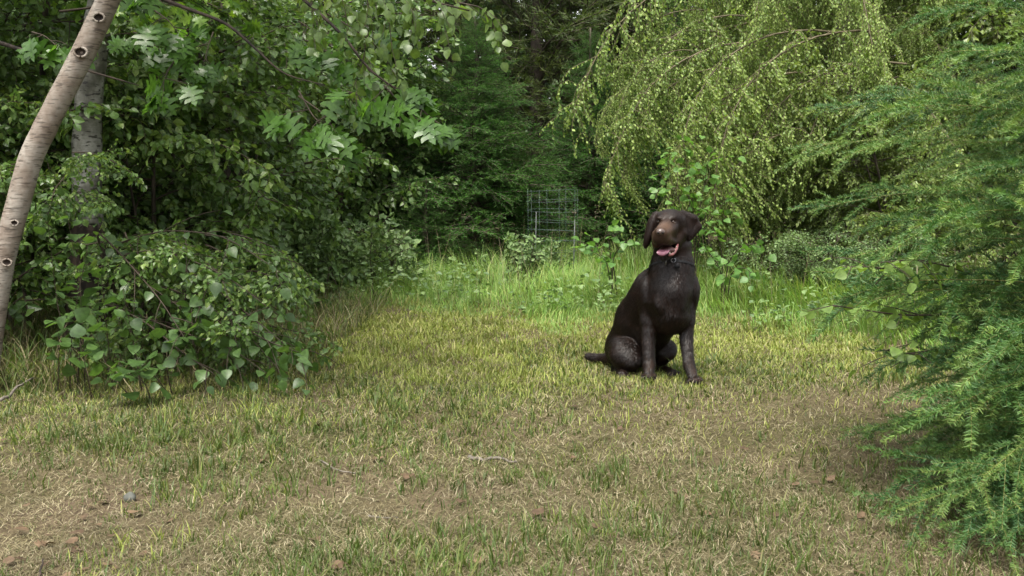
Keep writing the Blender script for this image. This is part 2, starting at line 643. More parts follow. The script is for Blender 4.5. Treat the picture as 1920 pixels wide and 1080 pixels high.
def weep_spray(rng, L=2.4, leaf=.037, gap=.020, nhang=64, hanglen=(.25, .85)):
    """an arching limb along +X with long hanging twigs"""
    wood, leaves = [], []
    main = curve_pts((0, 0, 0), (1, 0, .85), L, 14, 1.9, rng, .04)
    wood.append((main, np.linspace(.010, .003, 14)))
    for i in range(nhang):
        t = .12 + .87 * (i + rng.uniform(0, .8)) / nhang
        p, d = at_curve(main, min(t, .99))
        dd = unit(d * .9 + rng.normal(0, .55, 3) + np.array([0, 0, .1]))
        l1 = rng.uniform(*hanglen) * (1.1 - .45 * t)
        tw = curve_pts(p, dd, l1, 8, 2.2, rng, .24)
        wood.append((tw, np.linspace(.0035, .0012, 8)))
        leaves += leaf_sites(tw, gap, rng, leaf, .08, .8, .8, .15)
        for k in range(2):
            p2, d2 = at_curve(tw, rng.uniform(.1, .7))
            tw2 = curve_pts(p2, unit(d2 + rng.normal(0, .7, 3)), l1 * .45, 5, 2.4, rng, .1)
            wood.append((tw2, np.linspace(.002, .001, 5)))
            leaves += leaf_sites(tw2, gap, rng, leaf, .1, .8, .8, .15)
    return wood, leaves


def conifer_spray(rng, L=1.3, nside=18, side=.55, needle=.016, nw=.0022, step=.0032, droop=.25, rise=.05, r=.009, subside=6, flat=.25, upturn=.5, brush=1.0, sang=(.65, 1.0)):
    """a flat needled branch along +X: (wood curves, needle arrays)"""
    wood, shoots = [], []
    main = curve_pts((0, 0, 0), (1, 0, rise), L, 12, droop, rng, .03)
    wood.append((main, np.linspace(r, r * .3, 12)))
    shoots.append((main, .35))
    for i in range(nside):
        t = .08 + .9 * (i + rng.uniform(0, .5)) / nside
        p, d = at_curve(main, min(t, .97))
        sgn = 1 if i % 2 else -1
        an = rng.uniform(*sang) * sgn
        s = unit(np.cross((0, 0, 1), d))
        dd = unit(d * math.cos(an) + s * math.sin(an) + np.array([0, 0, rng.uniform(-flat, flat)]))
        l1 = L * side * (1 - .75 * t) * rng.uniform(.75, 1.15) + .06
        tw = curve_pts(p, dd, l1, 7, droop * 1.2 - upturn * .2, rng, .04)
        wood.append((tw, np.linspace(r * .36, r * .16, 7)))
        shoots.append((tw, .05))
        ns = int(subside * l1 / (L * side)) + 1
        for k in range(ns):
            t2 = .15 + .75 * k / max(1, ns)
            p2, d2 = at_curve(tw, t2)
            s2 = unit(np.cross((0, 0, 1), d2)) * (1 if k % 2 else -1)
            dd2 = unit(d2 * .75 + s2 * .65 + np.array([0, 0, rng.uniform(-flat, flat)]))
            tw2 = curve_pts(p2, dd2, l1 * rng.uniform(.28, .5) * (1.1 - t2 * .6), 4, .1, rng, .04)
            wood.append((tw2, np.linspace(r * .2, r * .13, 4)))
            shoots.append((tw2, .02))
    pos, dr, sz, rn = [], [], [], []
    for pts, t0 in shoots:
        Ls = np.linalg.norm(np.diff(pts, axis=0), axis=1).sum()
        n = max(6, int(Ls * (1 - t0) / step))
        tt = t0 + (1 - t0) * np.arange(n) / n
        x = tt * (len(pts) - 1)
        ii = np.minimum(x.astype(int), len(pts) - 2)
        f = (x - ii)[:, None]
        p = pts[ii] * (1 - f) + pts[ii + 1] * f
        d = pts[ii + 1] - pts[ii]
        d /= np.linalg.norm(d, axis=1)[:, None]
        # needles stand mostly to the sides and above
        ph = rng.uniform(-.35 * PI, 1.35 * PI, n)
        s = np.cross(d, (0, 0, 1.0))
        s /= np.linalg.norm(s, axis=1)[:, None] + 1e-9
        u = np.cross(s, d)
        rad = np.cos(ph)[:, None] * s + np.sin(ph)[:, None] * u * .75
        q = d * .8 + rad * brush + rng.normal(0, .1, (n, 3))
        pos.append(p)
        dr.append(q)
        sz.append(needle * rng.uniform(.75, 1.15, n) * (1 - .35 * (tt > .96)))
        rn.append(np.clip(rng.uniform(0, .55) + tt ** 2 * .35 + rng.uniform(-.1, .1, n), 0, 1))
    return wood, (np.concatenate(pos), np.concatenate(dr), np.concatenate(sz), np.concatenate(rn), nw)


NEEDLE = (np.array([(-.5, 0, 0), (.5, 0, 0), (.38, .7, 0.02), (0, 1, 0)], float), np.array([(0, 1, 2), (0, 2, 3)]))
NEEDLE1 = (np.array([(-.5, 0, 0), (.5, 0, 0), (0, 1, 0)], float), np.array([(0, 1, 2)]))


def add_wood(b, wood, mat=0, minr=0.0, seg=5):
    for pts, rad in wood:
        rr = np.maximum(rad, minr)
        b.tube(pts, rr, seg if rr[0] > .004 else 3, mat, cap=False)


def add_leaves(b, sites, tmpl, mat, rng):
    if not sites:
        return
    p = np.array([s[0] for s in sites])
    d = np.array([s[1] for s in sites])
    n = np.array([s[2] for s in sites])
    z = np.array([s[3] for s in sites])
    b.inst(tmpl[0], tmpl[1], p, d, n, z, mat, rng.random(len(p)), smooth=False)


def add_needles(b, nd, mat, rng, tmpl=NEEDLE):
    p, d, s, rn, nw = nd
    N = len(p)
    nrm = rng.normal(0, 1, (N, 3)) + np.array([0, 0, .6])
    b.inst(tmpl[0], tmpl[1], p, d, nrm, s, mat, rn, smooth=False, wid=nw / s)


def leafy_variants(name, n, seed, tmpl, leafm, woodm, split=False, minr=0.0, **kw):
    """n branch meshes; split: (wood mesh, leaf mesh) pairs, else one mesh with both"""
    res = []
    for i in range(n):
        rng = np.random.default_rng(seed + i)
        fn = weep_spray if kw.get('weep') else oak_spray if kw.get('oak') else spray
        wood, sites = fn(rng, **{k: v for k, v in kw.items() if k not in ('weep', 'oak')})
        if split:
            b1, b2 = Buf(), Buf()
            add_wood(b1, wood, 0, minr)
            add_leaves(b2, sites, tmpl, 0, rng)
            res.append((b1.mesh(name + '_wood', [M[woodm]]), b2.mesh(name + '_leaves', [M[leafm]])))
        else:
            b = Buf()
            add_wood(b, wood, 0, minr, 4)
            add_leaves(b, sites, tmpl, 1, rng)
            res.append((b.mesh(name, [M[woodm], M[leafm]]), None))
    return res


def conifer_variants(name, n, seed, leafm, woodm, split=False, minr=0.0, tmpl=NEEDLE1, **kw):
    res = []
    for i in range(n):
        rng = np.random.default_rng(seed + i)
        wood, nd = conifer_spray(rng, **kw)
        if split:
            b1, b2 = Buf(), Buf()
            add_wood(b1, wood, 0, minr)
            add_needles(b2, nd, 0, rng, tmpl)
            res.append((b1.mesh(name + '_wood', [M[woodm]]), b2.mesh(name + '_needles', [M[leafm]])))
        else:
            b = Buf()
            add_wood(b, wood, 0, minr, 4)
            add_needles(b, nd, 1, rng, tmpl)
            res.append((b.mesh(name, [M[woodm], M[leafm]]), None))
    return res


def put_branch(parent, var, p, az, el, roll, s, leafname='foliage'):
    """a copy of a branch under parent; p in the parent's space"""
    wm, lm = var
    o = link('branch', wm, parent)
    R = Matrix.Rotation(az, 4, 'Z') @ Matrix.Rotation(-el, 4, 'Y') @ Matrix.Rotation(roll, 4, 'X')
    o.matrix_basis = Matrix.Translation(p) @ R @ Matrix.Scale(s, 4)
    if lm is not None:
        c = link(leafname, lm, o)
        c['kind'] = 'stuff'
    return o


def trunk_mesh(name, pts, rad, mat, seg=12, rough=0.0, seed=0, n=40):
    """tapered trunk, slightly uneven"""
    pts = np.asarray(pts, float)
    K = len(pts)
    x = np.linspace(0, K - 1, n)
    P3 = np.stack([np.interp(x, np.arange(K), pts[:, i]) for i in range(3)], 1)
    for _ in range(2):
        P3[1:-1] = (P3[:-2] + 2 * P3[1:-1] + P3[2:]) / 4
    R = np.interp(x, np.arange(K), rad)
    b = Buf()
    b.tube(P3, R, seg, 0)
    rng = np.random.default_rng(seed)
    if rough:
        v = b.v[0]
        an = np.arange(seg) * 2 * PI / seg
        for i in range(n):
            c = P3[i]
            k = 1 + rough * (np.sin(an * 2 + i * .31 + seed) * .5 + rng.normal(0, .35, seg))
            sl = slice(i * seg, (i + 1) * seg)
            v[sl] = c + (v[sl] - c) * k[:, None]
    return b.mesh(name, [mat]), P3, R


def tree(name, label, cat, base, height, r0, bark, variants, nbr, zlo, zhi, scale, el=(.1, .6), lean=(0, 0), group=None,
         seed=0, az=None, taper=.25, leafname='foliage', nstem=1, spreadstem=.25, shape=None, extra=None):
    rng = np.random.default_rng(seed)
    root = empty(name, base, label, cat, group)
    stems = []
    for s in range(nstem):
        a = rng.uniform(0, 2 * PI)
        sp = spreadstem if nstem > 1 else 0
        off = np.array([math.cos(a), math.sin(a)]) * sp
        hh = height * (1 if s == 0 else rng.uniform(.6, .95))
        ln = np.array(lean) + off
        pts = [np.array([off[0] * .12 + ln[0] * t ** 1.3 * hh / height + rng.normal(0, .02) * (t > 0), off[1] * .12 + ln[1] * t ** 1.3 * hh / height + rng.normal(0, .02) * (t > 0), -.05 + (hh + .05) * t]) for t in np.linspace(0, 1, 7)]
        rr = r0 * (1 if s == 0 else .75) * np.linspace(1, taper, 7)
        me, P3, R = trunk_mesh(name + '_stem', pts, rr, bark, 8, .08, seed + s, 18)
        link('trunk' if nstem == 1 else 'stem', me, root)
        stems.append(P3)
    for i in range(nbr):
        t = (i + rng.uniform(0, .8)) / nbr
        P3 = stems[i % len(stems)]
        z = zlo + (zhi - zlo) * t
        hh = P3[-1][2]
        u = min(.98, max(0, z / hh))
        p, _ = at_curve(P3, u)
        a = (rng.uniform(*az) if az else i * 2.4 + rng.uniform(-.5, .5))
        sc = scale[0] + (scale[1] - scale[0]) * t
        if shape:
            sc = shape(t) * rng.uniform(.85, 1.12)
        else:
            sc *= rng.uniform(.85, 1.15)
        put_branch(root, variants[rng.integers(len(variants))], p, a, rng.uniform(*el) if not callable(el) else el(t), rng.uniform(-.3, .3), sc, leafname)
    return root


# ------------------------------------------------------------------ setting: ground
def build_ground():
    xs = np.concatenate([np.linspace(-120, -8, 22)[:-1], np.linspace(-8, 8, 240), np.linspace(8, 120, 22)[1:]])
    ys = np.concatenate([np.linspace(-60, 0.5, 12)[:-1], np.linspace(0.5, 13, 190), np.linspace(13, 180, 26)[1:]])
    X, Y = np.meshgrid(xs, ys)
    Z = gz(X, Y)
    nx, ny = len(xs), len(ys)
    i, j = np.meshgrid(np.arange(nx - 1), np.arange(ny - 1))
    a = (j * nx + i).ravel()
    q = np.stack([a, a + 1, a + 1 + nx, a + nx], 1)
    me = mesh_np('ground', np.stack([X.ravel(), Y.ravel(), Z.ravel()], 1), q, [M['soil']], smooth=True, k=4)
    return tag(link('ground', me), 'worn tan earth of the clearing under the grass', kind='structure')


build_ground()

# edge of the tall grass, far side of the clearing (photograph pixels on the ground)
EDGE = [(-200, 560), (350, 555), (520, 556), (700, 572), (950, 588), (1130, 600), (1330, 612), (1500, 628), (1640, 642), (1760, 700), (2100, 760)]
EG = np.array([G(*e)[:2] for e in EDGE])


def edge_y(x):
    return np.interp(x, EG[:, 0], EG[:, 1])


def greenness(x, y):
    """how much live grass stands here, 0..1, from patches read off the photograph"""
    n = .5 * vnoise(x, y, 1.1, 1) + .3 * vnoise(x, y, 3.1, 2) + .2 * vnoise(x, y, 8.0, 3)
    g = .27 + 1.5 * (n - .34)

    def blob(px, py, rx, ry, w):
        c = G(px, py)
        return w * np.exp(-(((x - c[0]) / rx) ** 2 + ((y - c[1]) / ry) ** 2))
    g = g + blob(330, 800, .9, .55, .42) + blob(560, 830, .45, .4, .20) + blob(780, 660, 1.6, 1.1, .45) + blob(1300, 650, 1.6, .8, .2)
    g = g + blob(1500, 930, .5, .35, .22) + blob(1700, 900, .5, .5, .2) + blob(1250, 1000, .25, .2, .15)
    g = g + .25 * np.clip((y - 4.3) / 1.0, 0, 1)
    g = g - blob(1150, 800, .8, .5, .42) - blob(1550, 760, .6, .55, .30) - blob(60, 1000, .35, .3, .45) - blob(900, 950, .5, .3, .3) - blob(640, 900, .35, .3, .2) - blob(420, 960, .5, .2, .2)
    return np.clip(g, .02, 1)


def sample_view(n, y0, y1, rng, power=1.0, margin=1.18):
    """ground points in the part of the clearing in view, thinner with distance"""
    u = rng.random(n)
    if power == 1.0:
        y = y0 * (y1 / y0) ** u
    else:
        a = 1 - power
        y = (y0 ** a + u * (y1 ** a - y0 ** a)) ** (1 / a)
    x = (rng.random(n) * 2 - 1) * .515 * margin * y
    return x, y


def ribbons(b, base, heading, h, w, bend, tw, mat, rnd, K=4, flatness=None):
    """grass blades: base (N,3), heading angle, length h, width w, bend = how far they lie over"""
    N = len(base)
    t = np.linspace(0, 1, K)[None, :]
    ang0 = (flatness if flatness is not None else np.zeros(N))[:, None]        # start angle from vertical
    ang = ang0 + bend[:, None] * t
    st = h[:, None] / (K - 1)
    dx = np.cumsum(np.sin(ang) * st, 1) - np.sin(ang) * st
    dz = np.cumsum(np.cos(ang) * st, 1) - np.cos(ang) * st
    curl = tw[:, None] * t * t
    hx = np.cos(heading)[:, None]
    hy = np.sin(heading)[:, None]
    cx = base[:, 0, None] + dx * hx - curl * h[:, None] * hy
    cy = base[:, 1, None] + dx * hy + curl * h[:, None] * hx
    cz = base[:, 2, None] + dz
    ww = w[:, None] * np.array([1, .95, .7, .5, .3, .2])[:K][None, :] * .5
    sx, sy = -hy, hx
    # K-1 pairs and one tip
    L = np.stack([cx - sx * ww, cy - sy * ww, cz], 2)[:, :K - 1]
    R = np.stack([cx + sx * ww, cy + sy * ww, cz], 2)[:, :K - 1]
    T = np.stack([cx, cy, cz], 2)[:, K - 1:]
    v = np.concatenate([L, R, T], 1)
    m = K - 1
    tr = []
    for i in range(m - 1):
        tr += [(i, m + i, m + i + 1), (i, m + i + 1, i + 1)]
    tr += [(m - 1, 2 * m - 1, 2 * m)]
    tr = np.array(tr)
    t_ = tr[None] + (np.arange(N) * (2 * m + 1))[:, None, None]
    b.add(v.reshape(-1, 3), t_.reshape(-1, 3), mat, np.repeat(rnd, 2 * m + 1), False)


def build_lawn():
    rng = np.random.default_rng(5)
    # dry, curled thatch lying on the soil
    b = Buf()
    x, y = sample_view(165000, 1.75, 9.0, rng, 1.35)
    base = np.stack([x, y, gz(x, y) + rng.uniform(0, .010, len(x))], 1)
    N = len(x)
    keep = rng.random(N) < .45 + .9 * vnoise(x, y, 5, 9)
    base = base[keep]
    N = len(base)
    sc = np.clip(base[:, 1] / 3.2, .8, 2.2)
    ribbons(b, base, rng.uniform(0, 2 * PI, N), rng.uniform(.014, .045, N) * sc ** .5, rng.uniform(.0012, .0027, N) * sc, rng.uniform(-.3, 2.2, N),
            rng.normal(0, .6, N), 0, rng.random(N) ** 1.15, 4, rng.uniform(.75, 1.5, N))
    tag(link('dry_grass', b.mesh('dry_grass', [M['dry_grass']])), 'dry tan curled grass thatch covering the clearing', 'grass', kind='stuff')
    # short live grass, in tufts
    b = Buf()
    nt_ = 21000
    x, y = sample_view(nt_, 1.75, 9.2, rng, 1.25)
    g = greenness(x, y)
    ey = edge_y(x)
    far = np.clip((y - 3.6) / 2.6, 0, 1)
    keep = (rng.random(nt_) < g ** (1.3 - .5 * far) * (.9 + .6 * far)) & (y < ey + .5)
    x, y, g, far = x[keep], y[keep], g[keep], far[keep]
    cnt = rng.integers(3, 11, len(x)) + (far * 4).astype(int)
    idx = np.repeat(np.arange(len(x)), cnt)
    N = len(idx)
    spread = .014 + .030 * far[idx]
    bx = x[idx] + rng.normal(0, 1, N) * spread
    by = y[idx] + rng.normal(0, 1, N) * spread
    sc = np.clip(by / 3.2, .8, 1.9)
    tuft = (.35 + 1.1 * vnoise(x, y, 6.0, 31)) * rng.uniform(.6, 1.3, len(x))
    h = rng.uniform(.016, .060, N) * tuft[idx] * (1 - .15 * far[idx])
    big = rng.random(len(x)) < .07
    h = np.where(big[idx], h * 1.6 + .01, h)
    rnd = np.clip(rng.normal(.42, .24, N) + (tuft[idx] - .8) * .1, 0, 1)
    base = np.stack([bx, by, gz(bx, by) - .003], 1)
    lawn = vnoise(bx, by, 1.6, 4) + far[idx] * 1.1 + rng.normal(0, .15, N) > .95
    for sel, mat in ((~lawn, 0), (lawn, 1)):
        n_ = int(sel.sum())
        ribbons(b, base[sel], rng.uniform(0, 2 * PI, n_), h[sel], rng.uniform(.0026, .0058, n_) * sc[sel], rng.uniform(.1, 1.5, n_), rng.normal(0, .15, n_), mat,
                rnd[sel], 4, rng.uniform(0, .5, n_))
    # dense fine sward towards the far half
    x, y = sample_view(120000, 3.2, 9.6, rng, .7)
    g = greenness(x, y)
    far = np.clip((y - 3.4) / 2.2, 0, 1)
    keep = (rng.random(len(x)) < g * 1.15 * far + .12) & (y < edge_y(x) + .6)
    x, y = x[keep], y[keep]
    N = len(x)
    sc = np.clip(y / 3.2, .8, 2.4)
    base = np.stack([x, y, gz(x, y) - .003], 1)
    ribbons(b, base, rng.uniform(0, 2 * PI, N), rng.uniform(.02, .055, N), rng.uniform(.0016, .0030, N) * sc, rng.uniform(.3, 1.7, N), rng.normal(0, .2, N), 1,
            np.clip(rng.normal(.5, .28, N), 0, 1), 4, rng.uniform(0, .7, N))
    x, y = sample_view(52000, 1.75, 5.2, rng, 1.2)
    keep = rng.random(len(x)) < .25 + .9 * greenness(x, y)
    x, y = x[keep], y[keep]
    N = len(x)
    base = np.stack([x, y, gz(x, y) - .002], 1)
    ribbons(b, base, rng.uniform(0, 2 * PI, N), rng.uniform(.008, .030, N), rng.uniform(.0014, .0026, N) * np.clip(y / 3.2, .8, 2), rng.uniform(.3, 1.9, N), rng.normal(0, .3, N), 0,
            np.clip(rng.normal(.5, .3, N), 0, 1), 4, rng.uniform(0, .9, N))
    for (px_, py_, sx_, sy_, n_) in ((1217, 712, .045, .03, 130), (1303, 719, .045, .03, 130), (1165, 707, .07, .05, 260), (1262, 702, .06, .03, 110), (1118, 680, .08, .04, 120), (1200, 700, .10, .05, 160)):
        c = G(px_, py_)
        bx, by = c[0] + rng.normal(0, sx_, n_), c[1] - .01 + rng.normal(0, sy_, n_)
        base = np.stack([bx, by, gz(bx, by) - .003], 1)
        ribbons(b, base, rng.uniform(0, 2 * PI, n_), rng.uniform(.014, .044, n_), rng.uniform(.0025, .005, n_), rng.uniform(.1, 1.6, n_), rng.normal(0, .2, n_), 1, rng.uniform(.1, .8, n_), 4, rng.uniform(0, .5, n_))
    tag(link('short_grass', b.mesh('short_grass', [M['green_grass'], M['lawn_grass']])), 'short yellow green grass in thin tufts over the clearing', 'grass', kind='stuff')


def build_tall_grass():
    rng = np.random.default_rng(8)
    b = Buf()
    n = 62000
    x = rng.uniform(-6.5, 6.5, n)
    ey = edge_y(x) + (vnoise(x, x * 0, 2.6, 71) - .5) * 1.3
    d = rng.random(n) ** 1.15 * 4.3 - .25
    y = ey + d
    keep = (np.abs(x) < .62 * y + .3)
    x, y, d = x[keep], y[keep], d[keep]
    N = len(x)
    clump = vnoise(x, y, 2.2, 7)
    h = (.045 + .30 * np.clip(d / 1.5, 0, 1) ** .8 * (.35 + .85 * clump)) * rng.uniform(.6, 1.15, N)
    base = np.stack([x, y, gz(x, y) - .005], 1)
    hd = vnoise(x, y, 1.5, 12) * 5 + rng.normal(0, .9, N)
    ribbons(b, base, hd, h * 1.25, rng.uniform(.0035, .0075, N), rng.uniform(.5, 1.9, N), rng.normal(0, .12, N), 0,
            np.clip(rng.normal(.42, .25, N) + .2 * (clump - .5), 0, 1), 5, rng.uniform(0, .25, N))
    # seeding stalks
    n = 420
    x = rng.uniform(-5, 5, n)
    y = edge_y(x) + rng.uniform(.3, 3.0, n)
    base = np.stack([x, y, gz(x, y)], 1)
    ribbons(b, base, rng.uniform(0, 6.28, n), rng.uniform(.38, .72, n), np.full(n, .004), rng.uniform(.1, .7, n), rng.normal(0, .05, n), 1, rng.random(n), 5, rng.uniform(0, .2, n))
    tag(link('tall_grass', b.mesh('tall_grass', [M['tall_grass'], M['dry_grass']])), 'long soft bright green grass along the far side of the clearing', 'grass', kind='stuff')
    # low broad leaved weeds among the long grass and at its ragged edge
    b = Buf()
    n = 900
    x = rng.uniform(-5, 5, n)
    y = edge_y(x) + np.abs(rng.normal(0, 1.1, n)) - .15
    cl = vnoise(x, y, 1.7, 44)
    keep = (cl > .52) & (np.abs(x) < .6 * y)
    x, y = x[keep], y[keep]
    for px_, py_ in zip(x, y):
        h_ = rng.uniform(.06, .36)
        k = rng.integers(5, 12)
        z0 = float(gz(px_, py_))
        a = rng.uniform(0, 6.28, k)
        zz = z0 + h_ * rng.uniform(.4, 1, k)
        pp = np.stack([px_ + .03 * np.cos(a), py_ + .03 * np.sin(a), zz], 1)
        dd = np.stack([np.cos(a), np.sin(a), rng.uniform(-.4, .7, k)], 1)
        b.inst(*LEAF6, pp, dd, rng.normal(0, .4, (k, 3)) + (0, 0, 1), rng.uniform(.025, .060, k), 1, smooth=False)
        b.tube(np.array([(px_, py_, z0), (px_ + rng.normal(0, .02), py_, z0 + h_)]), .002, 3, 0, cap=False)
    tag(link('ground_weeds', b.mesh('ground_weeds', [M['tall_grass'], M['weed_leaf']])), 'low broad leaved weeds mixed into the edge of the long grass', 'weeds', kind='stuff')
    # rough grass and dead stalks beneath the left shrubs
    b = Buf()
    n = 9000
    x = rng.uniform(-3.6, -.95, n)
    y = rng.uniform(4.1, 7.5, n)
    keep = (y > 4.25 + (x + 2.3) * .42 + rng.normal(0, .12, n)) & (np.abs(x) < .56 * y + .1)
    x, y = x[keep], y[keep]
    N = len(x)
    base = np.stack([x, y, gz(x, y) - .004], 1)
    dead = rng.random(N) < .42
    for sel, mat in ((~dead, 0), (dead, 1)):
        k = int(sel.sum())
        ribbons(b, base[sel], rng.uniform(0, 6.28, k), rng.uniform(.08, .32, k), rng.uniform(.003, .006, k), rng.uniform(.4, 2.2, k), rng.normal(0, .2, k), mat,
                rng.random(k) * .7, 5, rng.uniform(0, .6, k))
    tag(link('rough_grass', b.mesh('rough_grass', [M['green_grass'], M['dry_grass']])), 'rough green and dead grass in the shade under the left shrubs', 'grass', kind='stuff')


build_lawn()
build_tall_grass()


# ------------------------------------------------------------------ far wood
def build_far_wood():
    rng = np.random.default_rng(21)
    b = Buf()
    for i in range(34):
        y = rng.uniform(20, 34)
        x = rng.uniform(-1, 1) * (y * .62 + 3)
        h = rng.uniform(6.5, 11)
        r = rng.uniform(1.6, 2.8)
        if -.30 < x / y < -.13:
            h *= .5
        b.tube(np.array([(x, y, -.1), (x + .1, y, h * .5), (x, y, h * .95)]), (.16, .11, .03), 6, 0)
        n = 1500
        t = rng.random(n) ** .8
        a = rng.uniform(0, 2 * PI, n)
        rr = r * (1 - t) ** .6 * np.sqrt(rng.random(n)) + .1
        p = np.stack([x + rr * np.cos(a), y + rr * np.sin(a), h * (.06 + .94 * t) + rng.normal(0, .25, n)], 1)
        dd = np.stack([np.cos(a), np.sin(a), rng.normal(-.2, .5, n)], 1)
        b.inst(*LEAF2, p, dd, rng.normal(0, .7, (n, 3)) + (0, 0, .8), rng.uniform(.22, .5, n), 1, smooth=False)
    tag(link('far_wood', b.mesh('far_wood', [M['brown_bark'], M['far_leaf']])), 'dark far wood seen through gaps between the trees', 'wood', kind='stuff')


build_far_wood()

# ------------------------------------------------------------------ conifers behind the clearing
FIR = conifer_variants('fir_branch', 4, 300, 'fir_needle', 'brown_bark', L=1.0, nside=18, side=.55, needle=.034, nw=.0075, step=.0085, droop=.35, rise=.35, r=.012, subside=6, flat=.5)
PINE = conifer_variants('pine_branch', 3, 340, 'pine_needle', 'brown_bark', L=1.5, nside=14, side=.5, needle=.085, nw=.010, step=.013, droop=.1, rise=.3, r=.02, subside=4, flat=.7)


def conifer(label, px, Y, h, w, n, var, seed, zlo=.1, el=None, name='conifer_tree', cat='tree', group='conifers behind the clearing', xoff=None):
    x = (px - 960) / FPX * Y if xoff is None else xoff
    return tree(name, label, cat, (x, Y, float(gz(x, Y))), h, .035 * h ** .8, M['brown_bark'], var, n, zlo, h * .97, (1, 1),
                el=el or (lambda t: -.12 + .85 * t ** 1.5), seed=seed, group=group, taper=.12,
                shape=lambda t: w * (1 - .88 * t ** 1.15) * (.62 + .38 * min(1, t / .12)))


conifer('dense dark green fir rising to a rounded top at the centre of the far edge', 893, 10.6, 2.72, 1.28, 130, FIR, 41, name='fir_tree')
conifer('dark fir left of the centre fir, behind the oak leaves', 735, 11.4, 3.5, 1.15, 90, FIR, 42, name='fir_tree')
conifer('lighter green fir right of the centre fir, behind the wire cage', 1105, 11.8, 2.75, 1.2, 95, FIR, 43, name='fir_tree')
conifer('small fir standing low before the foot of the centre fir, left side', 800, 9.9, 1.0, .60, 34, FIR, 44, name='fir_tree', zlo=.05)
conifer('fir behind the weeping birch, its left edge above the dog', 1260, 11.6, 3.2, 1.2, 80, FIR, 45, name='fir_tree')
PG = 'tall pines at the back'
for k, (px, Y, h, lab) in enumerate([(350, 14.0, 7.0, 'tall dark pine at the back, behind the left shrubs'),
                                     (730, 15.5, 7.5, 'tall dark pine at the back, right of the pale sky gap'),
                                     (850, 14.5, 8.0, 'tall pine rising behind the centre fir'),
                                     (1010, 13.6, 7.0, 'tall olive pine at the top middle, right of the centre fir'),
                                     (1150, 15.0, 8.0, 'tall olive pine at the top, left of the weeping birch'),
                                     (1310, 14.0, 7.5, 'tall dark pine at the back, behind the edge of the weeping birch'),
                                     (1560, 15.0, 7.0, 'tall dark pine behind the middle of the weeping birch'),
                                     (250, 15.0, 7.5, 'tall dark pine at the back, seen past the birch trunks')]):
    x = (px - 960) / FPX * Y
    tree('pine_tree', lab, 'tree', (x, Y, 0), h, .13, M['brown_bark'], PINE, 62, .5, h * .72, (1.25, 1.0), el=(-.1, .45), seed=70 + k, group=PG, taper=.2)

# ------------------------------------------------------------------ left side: broadleaf trees and shrubs
HAZ = leafy_variants('shrub_branch', 5, 400, LEAF6, 'shrub_leaf', 'twig', L=1.05, nside=15, side=.45, leaf=.068, gap=.042, sub=2, hang=.3, flat=.5, r=.009, droop=.7, minr=.0014)
DRK = leafy_variants('dark_branch', 4, 420, LEAF6, 'dark_leaf', 'twig', L=1.25, nside=16, side=.45, leaf=.070, gap=.042, sub=3, hang=.3, flat=.5, r=.011, droop=.6, minr=.002)
OAKV = leafy_variants('oak_branch', 4, 440, OAK, 'oak_leaf', 'twig', oak=True, minr=.0018)
BIR = leafy_variants('birch_branch', 4, 460, LEAF6, 'birch_leaf', 'twig', L=1.1, nside=14, side=.5, leaf=.050, gap=.036, sub=2, hang=.7, flat=.5, r=.008, droop=1.1, minr=.0014)


def T(name, label, cat, x, y, *a, **k):
    return tree(name, label, cat, (x, y, float(gz(x, y))), *a, **k)


LG = 'broadleaf trees crowding the left side'
T('shrub', 'dark broadleaf bush behind the leaning birch at the left edge', 'shrub', -3.15, 6.3, 3.3, .03, M['brown_bark'], DRK, 40, .15, 3.2, (1.0, .8), seed=101, group=LG, nstem=4, spreadstem=.5)
T('shrub', 'dark broadleaf bush between the second birch trunk and the oak leaves', 'shrub', -2.45, 6.9, 3.2, .03, M['brown_bark'], DRK, 38, .15, 3.1, (1.0, .85), seed=102, group=LG, nstem=4, spreadstem=.5)
T('shrub', 'tall broadleaf bush filling the left middle under the oak leaves', 'shrub', -2.3, 8.3, 2.9, .03, M['brown_bark'], DRK, 40, .15, 2.8, (.95, .8), seed=103, group=LG, nstem=4, spreadstem=.4)
T('shrub', 'broadleaf bush whose right side ends at the dark gap left of the firs', 'shrub', -2.35, 6.4, 1.9, .02, M['brown_bark'], HAZ, 44, .3, 1.85, (.80, .85), seed=104, group=LG, nstem=4, spreadstem=.5, el=(0, .6))
T('shrub', 'green bush standing by the foot of the second birch trunk', 'shrub', -2.75, 5.35, 1.5, .016, M['brown_bark'], HAZ, 26, .3, 1.4, (.75, .6), seed=105, group=LG, nstem=3, spreadstem=.4)
T('broadleaf_tree', 'light green broadleaf tree behind the left bushes, under the pale sky gap', 'tree', -2.6, 9.6, 3.2, .05, M['brown_bark'], BIR, 60, .5, 3.1, (1.3, 1.0), seed=106, group=LG, el=(0, .7))
T('broadleaf_tree', 'light green broadleaf tree behind the oak leaves, left of the dark firs', 'tree', -1.85, 10.6, 3.1, .05, M['brown_bark'], DRK, 50, .4, 3.0, (1.1, .9), seed=107, group=LG, el=(0, .7))
T('broadleaf_tree', 'green broadleaf tree at the far left, behind the leaning birch', 'tree', -4.5, 9.0, 5.0, .06, M['brown_bark'], DRK, 74, .4, 4.8, (1.3, 1.0), seed=108, group=LG, el=(0, .7))


# big lobed leaves overhead: an oak whose trunk stands left of the view
def limb_with_leaves(root, pts, rad, mat, leafmesh, sites, label=None, names=('limb', 'leaf')):
    b = Buf()
    b.tube(pts, rad, 6, 0)
    o = link(names[0], b.mesh('limb', [mat]), root)
    return o


